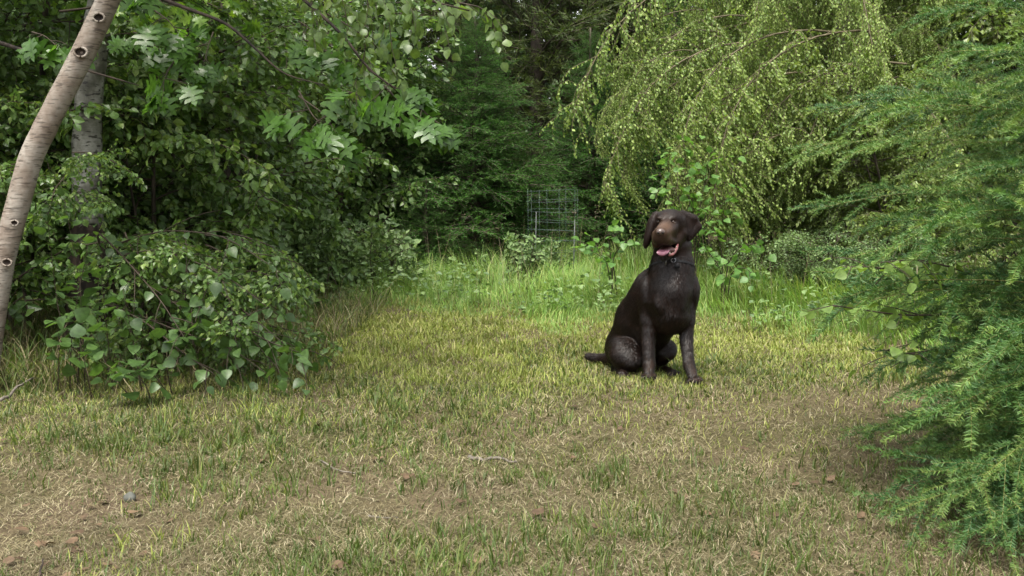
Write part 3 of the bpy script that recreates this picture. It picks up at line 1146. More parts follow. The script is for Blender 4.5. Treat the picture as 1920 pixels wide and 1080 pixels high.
def leaf_obj(parent, meshes, p, d, n, s, rng, name='leaf'):
    X, Y_, Z = frames(np.array([d]), np.array([n]))
    c = link(name, meshes[rng.integers(len(meshes))], parent)
    m = Matrix.Identity(4)
    for i in range(3):
        m[i][0] = X[0][i] * s
        m[i][1] = Y_[0][i] * s
        m[i][2] = Z[0][i] * s
        m[i][3] = p[i]
    c.matrix_basis = m
    return c


def leaf_meshes(name, tmpl, mat, n=3, seed=0, bendv=.12):
    res = []
    for i in range(n):
        rng = np.random.default_rng(seed + i)
        v = tmpl[0].copy()
        v[:, 2] += rng.uniform(-bendv, bendv) * v[:, 1] ** 2 + rng.uniform(-.12, .12) * v[:, 0] * v[:, 1]
        v[:, 0] *= rng.uniform(.9, 1.1)
        v[:, 0] += rng.uniform(-.06, .06) * v[:, 1] ** 2
        res.append(mesh_np(name, v, tmpl[1], [mat], smooth=False))
    return res


def twig_of_leaves(root, world_pts, rad, woodm, lm, gap, leaf, rng, t0=.1, hang=.3, flat=.8, budget=None, side=0, sidelen=.25, origin=(0, 0, 0), spread=.9, sub=False, whorls=0):
    """one twig (part) with each of its leaves a sub-part"""
    pts = np.array(world_pts, float) - np.array(origin)
    K = len(pts)
    x = np.linspace(0, K - 1, K * 4)
    pts = np.stack([np.interp(x, np.arange(K), pts[:, i]) for i in range(3)], 1)
    for _ in range(2):
        pts[1:-1] = (pts[:-2] + 2 * pts[1:-1] + pts[2:]) / 4
    b = Buf()
    b.tube(pts, np.linspace(rad, rad * .3, len(pts)), 5, 0)
    sites = leaf_sites(pts, gap, rng, leaf, t0, hang, spread, flat)
    for i in range(side):
        t = t0 + (1 - t0) * (i + .5) / max(1, side)
        p, d = at_curve(pts, min(t, .97))
        s = unit(np.cross((0, 0, 1), d)) * (1 if i % 2 else -1)
        tw = curve_pts(p, unit(d * .7 + s * .8 + rng.normal(0, .25, 3)), sidelen * rng.uniform(.6, 1.2), 5, hang, rng, .08)
        b.tube(tw, np.linspace(rad * .4, rad * .2, 5), 4, 0)
        sites += leaf_sites(tw, gap, rng, leaf, .15, hang, spread, flat)
    if whorls:
        sites = whorl(pts[-1], pts[-1] - pts[-3], rng, leaf, whorls)
        for i in range(side):
            t = .25 + .6 * (i + .5) / side
            p, d = at_curve(pts, t)
            s = unit(np.cross((0, 0, 1), d)) * (1 if i % 2 else -1)
            tw = curve_pts(p, unit(d * .5 + s + rng.normal(0, .3, 3)), sidelen * rng.uniform(.35, .8), 5, .3, rng, .08)
            b.tube(tw, np.linspace(rad * .6, rad * .4, 5), 4, 0)
            sites += whorl(tw[-1], tw[-1] - tw[-2], rng, leaf, whorls - 1)
    br = link('branch', b.mesh('branch', [M[woodm]]), root)
    if budget and len(sites) > budget:
        sites = [sites[i] for i in sorted(rng.choice(len(sites), budget, replace=False))]
    for p, d, n, s in sites:
        leaf_obj(br, lm, p, d, n, s, rng)
    return br, len(sites)


OAKLEAF = leaf_meshes('oak_leaf', OAK, M['oak_leaf'], 4, 11)
BIGLEAF = leaf_meshes('shrub_leaf', LEAFHI, M['shrub_leaf'], 4, 21)
WIDELEAF = leaf_meshes('wide_leaf', LEAFWIDE, M['shrub_leaf'], 3, 31)
BIRLEAF = leaf_meshes('birch_leaf', LEAFHI, M['birch_leaf'], 3, 51)
PALELEAF = leaf_meshes('pale_leaf', LEAFHI, M['weep_leaf'], 3, 45)
SAPLEAF = leaf_meshes('sapling_leaf', LEAFHI, M['sapling_leaf'], 3, 41)


def build_oak():
    rng = np.random.default_rng(500)
    base = np.array([-3.3, 5.4, 0.0])
    root = empty('oak_tree', base, 'oak spreading big lobed leaves over the upper left, from beyond the left edge', 'tree')
    tr = [(0, 0, -.05), (.05, 0, 1.2), (.0, .05, 2.6), (.1, 0, 4.5)]
    me, P3, R = trunk_mesh('oak_trunk', tr, (.16, .13, .11, .06), M['dark_bark'], 12, .06, 3, 24)
    link('trunk', me, root)

    def W(*q):
        return [P(*a) - base for a in q]
    limbs = [([(0, .02, 2.0)] + W((60, -120, 4.9), (280, -12, 4.5), (350, 16, 4.4), (425, 42, 4.3), (480, 92, 4.25), (530, 140, 4.2), (610, 160, 4.15)), .013),
             ([(0, .02, 2.3)] + W((200, -160, 4.8), (500, -60, 4.3), (640, 60, 4.1), (690, 130, 4.05), (760, 180, 4.0), (800, 215, 3.95)), .011),
             ([(0, 0, 1.7)] + W((-60, 60, 5.0), (120, 120, 4.9), (260, 160, 4.8)), .018)]
    for pts, r in limbs:
        b = Buf()
        pts = np.array(pts)
        K = len(pts)
        x = np.linspace(0, K - 1, K * 4)
        q = np.stack([np.interp(x, np.arange(K), pts[:, i]) for i in range(3)], 1)
        for _ in range(2):
            q[1:-1] = (q[:-2] + 2 * q[1:-1] + q[2:]) / 4
        b.tube(q, r * np.linspace(1, .16, len(q)), 6, 0)
        link('limb', b.mesh('limb', [M['dark_bark']]), root)
    # twigs whose lobed leaves can be picked out
    tw = [([(760, 165, 4.0), (800, 215, 3.95), (835, 240, 3.93)], 8, .05), ([(720, 160, 4.0), (770, 215, 3.95), (795, 232, 3.9)], 7, .05),
          ([(690, 130, 4.05), (740, 165, 4.0), (770, 170, 3.95)], 6, .05), ([(560, 170, 4.1), (585, 215, 4.05), (600, 232, 4.0)], 8, .045),
          ([(560, 180, 4.1), (610, 215, 4.0), (630, 250, 3.95)], 4, .05), ([(640, 170, 4.1), (670, 175, 4.05), (680, 195, 4.0)], 4, .06)]
    rest = [(290, 20, 340, 70), (350, 30, 400, 10), (400, 60, 380, 130), (470, 40, 520, 20), (250, 60, 300, 95), (210, 150, 270, 190), (60, 60, 110, 90), (90, 130, 40, 160),
            (330, 110, 300, 170), (420, 120, 390, 200), (560, 40, 600, 80), (520, 90, 560, 60), (600, 90, 640, 120), (450, 180, 480, 230), (330, 10, 260, -10), (520, 0, 560, 30), (640, 30, 700, 60),
            (230, 40, 250, 110)][::2]
    for a, b_, c, d in rest:
        Y = rng.uniform(4.2, 5.0)
        tw.append(([(a, b_, Y), ((a + c) / 2, (b_ + d) / 2 - 8, Y - .03), (c, d, Y - .08)], 7, .05))
    for pts, n, gap in tw:
        wp = [P(*q) for q in pts]
        twig_of_leaves(root, wp, .004, 'twig', OAKLEAF, gap * .55, .108, rng, .05, .45, .9, None, side=1 if n == 4 else 2, sidelen=.2, origin=base, whorls=6 if n > 4 else 5)
    # fuller crown above and behind
    for i in range(10):
        px, py = rng.uniform(-80, 600), rng.uniform(-260, 130)
        Y = rng.uniform(4.9, 6.4)
        p = P(px, py, Y) - base
        put_branch(root, OAKV[rng.integers(4)], p, rng.uniform(-1.3, .6), rng.uniform(-.1, .3), rng.uniform(-.3, .3), rng.uniform(.7, .95))
    for i in range(7):
        a = rng.uniform(1.5, 4.5)
        z = rng.uniform(2.8, 4.3)
        p, _ = at_curve(P3, z / 4.6)
        put_branch(root, OAKV[rng.integers(4)], p, a, rng.uniform(.1, .6), 0, rng.uniform(1.2, 1.7))


build_oak()


def build_birch():
    # leaning birch at the left edge
    D = 4.4
    base = G(-36, 735)
    base[2] = float(gz(base[0], base[1]))
    root = empty('birch_tree', base, 'leaning pale birch trunk crossing the upper left corner, nearest the camera', 'tree', 'birches at the left edge')
    line = [(-36, 745, D), (-25, 670, D), (-12, 584, D), (5, 487, D), (29, 400, D), (57, 296, D), (104, 200, D), (160, 92, D), (203, 0, D), (245, -100, D), (300, -250, D), (350, -420, D)]
    pts = [P(*q) - base for q in line]
    rad = np.array([28, 25, 22.5, 21.5, 21.5, 21, 21, 21, 20, 19, 16, 11]) * D / FPX
    me, P3, R = trunk_mesh('birch_trunk', pts, rad, M['birch_bark'], 20, .025, 5, 80)
    link('trunk', me, root)
    # scars where branches were shed: a raised collar round a dark hollow
    for (px, py, s, tw) in ((186, 33, 10.5, .2), (152, 98, 12, -.3), (28, 418, 7, .4), (14, 492, 9, -.4)):
        c = P(px, py, D - .058) - base
        r = s * D / FPX
        b = Buf()
        an = np.linspace(0, 2 * PI, 15)
        ring = np.stack([c[0] + r * np.cos(an), np.full(15, c[1]) - .004, c[2] + r * .72 * np.sin(an)], 1)
        b.tube(ring, r * .20, 6, 0, cap=False)
        link('branch_scar', b.mesh('branch_scar', [M['birch_bark']]), root)
        b = Buf()
        rr = np.linspace(1, 0, 4)
        v = [c + np.array([r * k * math.cos(a), .012 * (1 - k), r * .72 * k * math.sin(a)]) for k in rr[:-1] for a in an[:-1]] + [c + np.array([0, .014, 0])]
        t = []
        for i in range(2):
            for j in range(14):
                a_, b_ = i * 14 + j, i * 14 + (j + 1) % 14
                t += [(a_, b_, b_ + 14), (a_, b_ + 14, a_ + 14)]
        for j in range(14):
            t.append((28 + j, 28 + (j + 1) % 14, 42))
        b.add(np.array(v), np.array(t), 0)
        link('knot_hole', b.mesh('knot_hole', [M['dark_bark']]), root)
    rng = np.random.default_rng(61)
    # crown far above the view and twigs hanging into its top
    for i in range(7):
        u = rng.uniform(.88, .99)
        p, _ = at_curve(P3, u)
        put_branch(root, BIR[rng.integers(4)], p, rng.uniform(-1.6, 1.0), rng.uniform(-.1, .8), rng.uniform(-.3, .3), rng.uniform(1.0, 1.6))
    p0 = P(300, -250, D)
    b = Buf()
    q = np.array([P(300, -250, D), P(420, -230, 4.2), P(560, -150, 4.0), P(660, -60, 3.9), P(760, -10, 3.85), P(880, 20, 3.8)]) - base
    b.tube(q, (.016, .013, .009, .007, .005, .003), 6, 0)
    link('limb', b.mesh('limb', [M['twig']]), root)
    n = 0
    for (a, b_, c, d, Y) in ((610, -40, 655, 60, 3.9), (660, -50, 700, 70, 3.9), (700, -30, 735, 90, 3.85), (745, -20, 775, 60, 3.85), (800, -10, 835, 60, 3.8), (860, 5, 925, 45, 3.8), (640, 40, 740, 140, 3.9), (560, -60, 590, 90, 4.0), (690, 60, 650, 200, 3.95)):
        _, k = twig_of_leaves(root, [P(a, b_, Y), P((a + c) / 2 + 10, (b_ + d) / 2 - 12, Y), P(c, d, Y)], .003, 'twig', BIRLEAF, .024, .050, rng, .05, .8, .3, 30, side=5, sidelen=.16, origin=base)
        n += k
    # the second birch, standing behind
    D = 5.5
    base2 = G(160, 655)
    base2[2] = float(gz(base2[0], base2[1]))
    root2 = empty('birch_tree', base2, 'upright second birch with peeling grey bark and dark rough foot, behind the leaning one', 'tree', 'birches at the left edge')
    pts = [P(*q) - base2 for q in ((158, 672, D), (160, 600, D), (164, 500, D), (166, 420, D))]
    me, _, _ = trunk_mesh('birch_foot', pts, np.array([46, 40, 36, 28]) * D / FPX, M['dark_bark'], 16, .10, 9, 30)
    o = link('trunk_foot', me, root2)
    tag(o, 'dark rough lower trunk')
    pts = [P(*q) - base2 for q in ((166, 425, D), (163, 340, D), (163, 250, D), (168, 160, D), (178, 80, D), (190, 0, D), (200, -200, D), (205, -500, D))]
    me, P3, R = trunk_mesh('birch_upper', pts, np.array([27, 26, 25, 25.5, 24, 23, 20, 13]) * D / FPX, M['peeling_bark'], 18, .09, 6, 60)
    link('trunk', me, root2)
    for i in range(8):
        u = rng.uniform(.75, .99)
        p, _ = at_curve(P3, u)
        put_branch(root2, BIR[rng.integers(4)], p, rng.uniform(0, 6.28), rng.uniform(-.1, .7), 0, rng.uniform(1.0, 1.5))


build_birch()


def build_near_shrub():
    rng = np.random.default_rng(77)
    base = np.array([-1.75, 5.0, float(gz(-1.75, 5.0))])
    root = empty('shrub', base, 'near green shrub with pointed oval leaves leaning low over the left of the clearing', 'shrub')
    n = 0
    # arching stems whose leaves can be picked out, tips read off the photograph
    tips = [((190, 520, 5.0), (330, 540, 4.7), (450, 610, 4.5), (520, 690, 4.35)), ((200, 480, 5.0), (350, 500, 4.7), (480, 600, 4.5), (585, 690, 4.4)),
            ((210, 500, 5.0), (320, 470, 4.8), (430, 520, 4.6), (520, 590, 4.5)), ((180, 560, 4.9), (270, 600, 4.6), (340, 660, 4.4), (400, 700, 4.3)),
            ((200, 460, 5.0), (310, 430, 4.8), (420, 440, 4.7), (540, 520, 4.6)), ((170, 420, 5.0), (230, 480, 4.7), (300, 560, 4.5), (350, 640, 4.35)),
            ((190, 560, 4.9), (330, 620, 4.6), (430, 650, 4.45), (500, 700, 4.35)), ((300, 560, 4.7), (400, 580, 4.5), (500, 640, 4.4), (560, 660, 4.35))]
    for q in tips:
        wp = [P(*a) for a in q]
        _, k = twig_of_leaves(root, [np.array([-1.95 + rng.normal(0, .1), 5.05, .0])] + wp, .0065, 'twig', BIGLEAF, .045, .078, rng, .35, .35, .85, 36, side=7, sidelen=.26, origin=base)
        n += k
    for i in range(34):
        px, py = rng.uniform(150, 450), rng.uniform(430, 650)
        Y = rng.uniform(4.7, 5.5)
        p = P(px, py, Y) - base
        put_branch(root, HAZ[rng.integers(5)], p, rng.uniform(-1.2, .4), rng.uniform(-.5, .2), rng.uniform(-.3, .3), rng.uniform(.42, .62))
    for i in range(9):
        px, py = rng.uniform(90, 230), rng.uniform(280, 520)
        put_branch(root, HAZ[rng.integers(5)], P(px, py, rng.uniform(4.9, 5.2)) - base, rng.uniform(-1.6, .6), rng.uniform(-.3, .3), 0, rng.uniform(.35, .5))
    # stems
    for i in range(6):
        b = Buf()
        p1 = P(rng.uniform(150, 420), rng.uniform(420, 560), rng.uniform(4.8, 5.3)) - base
        b.tube(np.array([(rng.normal(0, .08) - .15, rng.normal(0, .08), 0), p1 * .5 + (0, 0, .1), p1]), (.010, .008, .004), 6, 0)
        link('stem', b.mesh('stem', [M['twig']]), root)


build_near_shrub()


def bramble(label, spots, seed, lm, leaf, group=None, name='bramble', stemlen=.2, woodm='twig', gap=.05, cat='plant'):
    """low plant: stems with a few broad leaves each, every leaf its own"""
    rng = np.random.default_rng(seed)
    c = np.mean([G(*s[:2]) if len(s) == 2 else P(*s) for s in spots], axis=0)
    base = np.array([c[0], c[1], float(gz(c[0], c[1]))])
    root = empty(name, base, label, cat, group)
    for s in spots:
        px, py, Y = s
        top = P(px, py, Y)
        foot = np.array([top[0] + rng.normal(0, .06), Y + .08, float(gz(top[0], Y))])
        mid = (top + foot) / 2 + rng.normal(0, .02, 3)
        twig_of_leaves(root, [foot, mid, top], .003, woodm, lm, gap, leaf, rng, .35, .25, 1.0, 16, side=2, sidelen=stemlen * .6, origin=base)
    return root


bramble('low bramble with broad dark leaves at the shaded foot of the left shrub',
        [(150, 640, 4.25), (215, 690, 4.15), (265, 675, 4.2), (110, 620, 4.35), (300, 640, 4.3), (170, 600, 4.4), (240, 700, 4.1), (350, 600, 4.4)], 91, WIDELEAF, .085)
bramble('young birch shoots with pale pointed leaves beside the leaning trunk',
        [(165, 460, 4.4), (150, 490, 4.4), (190, 520, 4.5), (90, 420, 4.5), (230, 540, 4.4), (120, 370, 4.5)], 92, BIGLEAF, .075)

# weeds in front of the dark gap, left of centre
WEED = leafy_variants('weed_branch', 4, 480, LEAF2, 'weed_leaf', 'twig', L=.55, nside=12, side=.4, leaf=.058, gap=.026, sub=2, hang=.1, flat=.8, r=.005, droop=.4, rise=1.2, minr=.0018)


def weed_bush(label, px, Y, w, h, n, seed, var=None, name='weed_bush', group='leafy weeds along the tall grass'):
    rng = np.random.default_rng(seed)
    x = (px - 960) / FPX * Y
    root = empty(name, (x, Y, float(gz(x, Y))), label, 'plant', group)
    var = var or WEED
    for i in range(n):
        p = (rng.normal(0, w * .4), rng.normal(0, w * .3), 0)
        put_branch(root, var[rng.integers(len(var))], p, rng.uniform(0, 6.28), rng.uniform(.35, 1.2), 0, h / .5 * rng.uniform(.6, 1.1))
    return root


weed_bush('pale leafy weeds at the foot of the left bushes, above the rough grass', 480, 7.7, .7, .66, 34, 201)
weed_bush('leafy weeds between the left bushes and the low firs', 590, 8.3, .7, .66, 34, 202)
weed_bush('low leafy weeds at the right end of the left bushes', 690, 8.7, .5, .50, 24, 203)
weed_bush('pale weeds rising from behind the near left shrub', 400, 7.3, .7, .75, 26, 204)
weed_bush('small weed clump growing in the long grass under the wire cage', 985, 8.9, .35, .42, 14, 205)

# ------------------------------------------------------------------ right side
WEEP = leafy_variants('weeping_branch', 5, 500, LEAF2, 'weep_leaf', 'pale_twig', weep=True, minr=.0016)


def build_weeping():
    rng = np.random.default_rng(303)
    bx = (1580 - 960) / FPX * 9.3
    base = np.array([bx, 9.3, float(gz(bx, 9.3))])
    root = empty('weeping_birch', base, 'yellow green weeping birch with long hanging twigs filling the upper right', 'tree')
    me, P3, R = trunk_mesh('weep_trunk', [(0, 0, -.05), (.05, 0, 1.2), (-.05, .05, 2.4), (-.1, 0, 3.8), (-.15, 0, 4.6)], (.11, .09, .07, .045, .02), M['birch_bark'], 12, .05, 9, 30)
    link('trunk', me, root)
    for i in range(120):
        t = i / 120
        z = .55 + 3.8 * t
        p, _ = at_curve(P3, min(.98, z / 4.65))
        az = i * 2.4 + rng.uniform(-.4, .4)
        put_branch(root, WEEP[rng.integers(5)], p, az, rng.uniform(-.25, .15), 0, rng.uniform(.62, 1.0) * (1.02 - .35 * t) * (.6 + .4 * min(1, t * 4)))
    # long limbs reaching left over the dog
    for (px, py, Y, s) in ((1480, 40, 9.3, 1.0), (1450, 90, 9.0, .95), (1500, -30, 9.4, 1.15), (1400, 30, 9.1, .8), (1350, 60, 9.2, .62), (1380, 130, 8.9, .66), (1300, 95, 9.0, .50), (1270, 150, 9.0, .45), (1330, 20, 9.3, .6), (1520, 200, 8.6, .8), (1480, 260, 8.4, .6), (1600, 150, 8.4, .9), (1650, 60, 8.4, 1.0), (1560, 60, 8.5, .9), (1420, 200, 8.6, .55), (1700, 120, 8.2, .9), (1620, 250, 8.2, .7)):
        put_branch(root, WEEP[rng.integers(5)], P(px, py, Y) - base, PI + rng.uniform(-.35, .35), rng.uniform(-.5, -.25), 0, s)


build_weeping()
BUSH = leafy_variants('bush_branch', 4, 520, LEAF2, 'birch_leaf', 'twig', L=.8, nside=14, side=.5, leaf=.045, gap=.028, sub=2, hang=.4, flat=.6, r=.007, droop=.7, minr=.0018)
GREYB = leafy_variants('low_branch', 3, 530, LEAF2, 'weed_leaf', 'twig', L=.6, nside=14, side=.5, leaf=.036, gap=.022, sub=2, hang=.3, flat=.7, r=.006, droop=.6, minr=.0018)
RG = 'bushes under the weeping birch'
T('shrub', 'green bush under the weeping birch, right of the dog', 'shrub', (1440 - 960) / FPX * 8.9, 8.9, 1.7, .02, M['brown_bark'], BUSH, 60, .3, 1.7, (.85, .7), seed=111, group=RG, nstem=4, spreadstem=.5)
T('shrub', 'green bush under the weeping birch, mostly behind the near spruce', 'shrub', (1700 - 960) / FPX * 8.3, 8.3, 2.0, .02, M['brown_bark'], BUSH, 60, .2, 2.0, (.9, .75), seed=112, group=RG, nstem=4, spreadstem=.5)
T('shrub', 'low grey green bush at the edge of the long grass, right of the dog', 'shrub', (1500 - 960) / FPX * 7.8, 7.8, .55, .012, M['brown_bark'], GREYB, 46, .05, .5, (.65, .6), seed=113, group=RG, nstem=5, spreadstem=.4)
T('shrub', 'low grey green bush left of the spruce, behind its pale birch leaves', 'shrub', (1640 - 960) / FPX * 7.4, 7.4, .6, .012, M['brown_bark'], GREYB, 44, .05, .5, (.7, .6), seed=114, group=RG, nstem=5, spreadstem=.4)
T('broadleaf_tree', 'broadleaf tree at the far right behind the near spruce', 'tree', 4.6, 9.2, 5.6, .06, M['brown_bark'], BUSH, 190, .2, 5.5, (1.5, 1.2), seed=115, el=(0, .6))
T('broadleaf_tree', 'pale green tree behind the weeping birch at the top right', 'tree', 3.6, 11.8, 5.2, .07, M['brown_bark'], BUSH, 90, .5, 5.0, (1.7, 1.3), seed=116, el=(0, .6))


def sapling(label, foot, stems, seed, leaf=.07, gap=.045, n=24, lm=None, side=4, sidelen=.18, woodm='twig', group='leafy saplings', name='sapling'):
    rng = np.random.default_rng(seed)
    base = np.array([foot[0], foot[1], float(gz(foot[0], foot[1]))])
    root = empty(name, base, label, 'sapling', group)
    for q in stems:
        twig_of_leaves(root, [base + (rng.normal(0, .02), rng.normal(0, .02), 0)] + [P(*a) for a in q], .005, woodm, lm or SAPLEAF, gap, leaf, rng, .2, .35, .7, n, side=side, sidelen=sidelen, origin=base)
    return root


def gp(px, Y):
    return ((px - 960) / FPX * Y, Y)


sapling('sapling with fresh green leaves rising behind the dog to the weeping twigs', gp(1300, 7.9),
        [[(1295, 420, 7.9), (1290, 330, 7.9), (1280, 250, 7.85)], [(1305, 430, 7.9), (1320, 350, 7.9), (1330, 290, 7.85)], [(1290, 440, 7.9), (1265, 380, 7.8), (1235, 340, 7.8)],
         [(1300, 440, 7.9), (1300, 370, 7.8), (1275, 330, 7.75)], [(1290, 420, 7.9), (1255, 330, 7.9), (1250, 285, 7.9)], [(1310, 440, 7.9), (1350, 390, 7.8), (1370, 360, 7.8)]], 601, n=30, side=6, sidelen=.28, gap=.04, leaf=.085)
sapling('low sapling with pale leaves in the grass left of the dog', gp(1150, 7.6),
        [[(1145, 480, 7.6), (1140, 440, 7.6), (1145, 425, 7.6)], [(1150, 480, 7.6), (1165, 460, 7.55), (1180, 448, 7.5)], [(1140, 490, 7.6), (1110, 470, 7.6), (1090, 452, 7.6)], [(1150, 490, 7.6), (1125, 478, 7.5), (1120, 462, 7.5)]], 602, n=15, side=3, leaf=.085, gap=.06)
sapling('low sapling with drooping pale leaves beside the dog on its right', gp(1360, 7.2),
        [[(1355, 480, 7.2), (1345, 440, 7.2), (1335, 425, 7.15)], [(1365, 490, 7.2), (1390, 460, 7.1), (1415, 455, 7.1)], [(1350, 500, 7.2), (1330, 475, 7.1), (1322, 462, 7.0)], [(1370, 510, 7.1), (1395, 500, 7.0), (1412, 515, 6.95)]], 603, n=16, side=3, leaf=.090, gap=.055)
sapling('birch sapling with big pale green leaves poking out left of the spruce', (1.9, 3.6),
        [[(1880, 560, 3.4), (1800, 545, 3.1), (1700, 512, 2.9), (1640, 500, 2.8), (1580, 500, 2.75)], [(1870, 590, 3.4), (1780, 590, 3.0), (1690, 592, 2.85), (1560, 572, 2.75)], [(1880, 620, 3.4), (1780, 650, 3.0), (1700, 665, 2.85), (1655, 655, 2.8)], [(1880, 540, 3.4), (1800, 505, 3.0), (1720, 485, 2.85), (1650, 492, 2.8)]], 604, n=40, side=8, leaf=.046, gap=.028, sidelen=.14, lm=PALELEAF)

# ------------------------------------------------------------------ near spruce, right
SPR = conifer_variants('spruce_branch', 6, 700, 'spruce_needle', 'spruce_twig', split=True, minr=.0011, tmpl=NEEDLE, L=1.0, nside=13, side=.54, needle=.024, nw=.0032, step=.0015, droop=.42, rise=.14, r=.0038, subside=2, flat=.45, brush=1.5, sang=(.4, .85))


SPRL = conifer_variants('spruce_bough', 3, 720, 'spruce_needle', 'spruce_twig', split=True, minr=.0011, tmpl=NEEDLE, L=1.38, nside=19, side=.42, needle=.021, nw=.0028, step=.0015, droop=.42, rise=.14, r=.0042, subside=3, flat=.45, brush=1.5, sang=(.4, .85))


def build_spruce():
    rng = np.random.default_rng(808)
    base = np.array([1.86, 2.95, float(gz(1.86, 2.95))])
    root = empty('spruce_tree', base, 'near green spruce reaching in from the right edge with drooping needled branches', 'tree')
    me, P3, R = trunk_mesh('spruce_trunk', [(0, 0, -.05), (.02, 0, 1), (0, 0, 2), (0, 0, 3.6)], (.07, .055, .04, .01), M['spruce_bark'], 12, .05, 4, 24)
    link('trunk', me, root)
    n = 72
    for i in range(n):
        t = (i + rng.uniform(0, .8)) / n
        z = .05 + 3.2 * t ** 1.15
        p, _ = at_curve(P3, min(.98, (z + .05) / 3.65))
        az = i * 2.399 + rng.uniform(-.3, .3)
        s = 1.10 * (1 - .82 * t ** 1.1)
        if z < .6:
            s *= .80
        el = .02 + .45 * t + rng.uniform(-.16, .10) if z > .35 else rng.uniform(-.05, .22)
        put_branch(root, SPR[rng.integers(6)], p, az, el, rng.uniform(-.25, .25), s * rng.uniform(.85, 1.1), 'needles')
    # boughs over the view
    for (z, az, el, s) in ((1.15, 2.75, .16, 1.2), (1.32, 2.55, .18, 1.15), (1.0, 2.95, .12, 1.12), (.85, 3.2, .05, 1.05), (.72, 3.0, .0, 1.1), (.95, 3.5, .02, 1.05), (.55, 3.3, -.02, 1.0), (.62, 2.7, .05, 1.05),
                           (.40, 3.1, .0, .95), (.30, 3.5, .0, .9), (.22, 3.0, .08, .85), (1.25, 3.2, .1, 1.0), (1.45, 3.4, .1, .8), (.5, 3.9, 0, 1.0), (.25, 3.8, .05, .95), (.15, 3.3, .08, .8), (.12, 3.6, .12, .95), (.2, 3.75, .1, 1.0), (.3, 3.65, .02, 1.05), (.42, 3.6, 0, 1.1), (.55, 3.7, -.05, 1.1), (.1, 3.95, .1, .9), (.35, 4.0, 0, 1.0), (.5, 4.1, 0, 1.0), (.7, 3.8, 0, 1.05), (.18, 3.5, .12, 1.0), (.1, 3.7, .10, 1.45), (.16, 3.85, .06, 1.45), (.3, 3.78, .0, 1.4), (.42, 3.9, -.05, 1.4), (.2, 3.95, .05, 1.4), (.5, 3.75, -.08, 1.3), (.08, 3.8, .12, 1.3), (.08, 3.55, .1, 1.25)):
        p, _ = at_curve(P3, (z + .05) / 3.65)
        s *= (.86 if z > .6 else .70)
        if s > .92:
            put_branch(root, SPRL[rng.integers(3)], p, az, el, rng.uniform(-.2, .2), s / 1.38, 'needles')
        else:
            put_branch(root, SPR[rng.integers(6)], p, az, el, rng.uniform(-.2, .2), s, 'needles')


build_spruce()


# ------------------------------------------------------------------ wire cage and seedling
M['wire'] = plain_mat('wire', (.07, .10, .095), .5, .4, .3, var=.2)
M['stake'] = plain_mat('stake', (.075, .085, .08), .6, .3, 0, var=.15)


def build_cage():
    Y = 9.2
    x = (1036 - 960) / FPX * Y
    base = (x, Y, float(gz(x, Y)))
    root = empty('wire_cage', base, 'round wire mesh tree guard with pale stakes standing in the long grass', 'tree guard')
    r = .235
    for i, z in enumerate((.12, .22, .32, .42, .52, .60, .70, .79, .885)):
        b = Buf()
        an = np.linspace(0, 2 * PI, 25)
        k = 1 + .03 * math.sin(i * 2.1)
        b.tube(np.stack([r * k * np.cos(an), r * k * np.sin(an), z + .012 * np.sin(an + i)], 1), .0011, 4, 0, cap=False)
        link('ring_wire', b.mesh('ring_wire', [M['wire']]), root)
    b = Buf()
    b.tube(np.array([(0, 0, 0), (0.006, 0, .45), (0, 0, .89)]), .0009, 4, 0)
    me = b.mesh('upright_wire', [M['wire']])
    for i in range(8):
        a = i * 2 * PI / 8 + .2
        link('upright_wire', me, root, (r * math.cos(a), r * math.sin(a), 0))
    b = Buf()
    b.tube(np.array([(0, 0, -.03), (0.004, 0, .3), (0.01, 0, .62)]), .0045, 6, 0)
    me = b.mesh('stake', [M['stake']])
    link('stake', me, root, (r * .78, -r * .72, 0))
    link('stake', me, root, (-r * .70, -r * .66, 0), (0, 0, 0), (1, 1, 1.12))


build_cage()
conifer('small pale spruce seedling in the grass before the wire cage', 1003, 8.7, .42, .34, 20, FIR, 46, name='spruce_seedling', zlo=.04, cat='seedling', group=None)


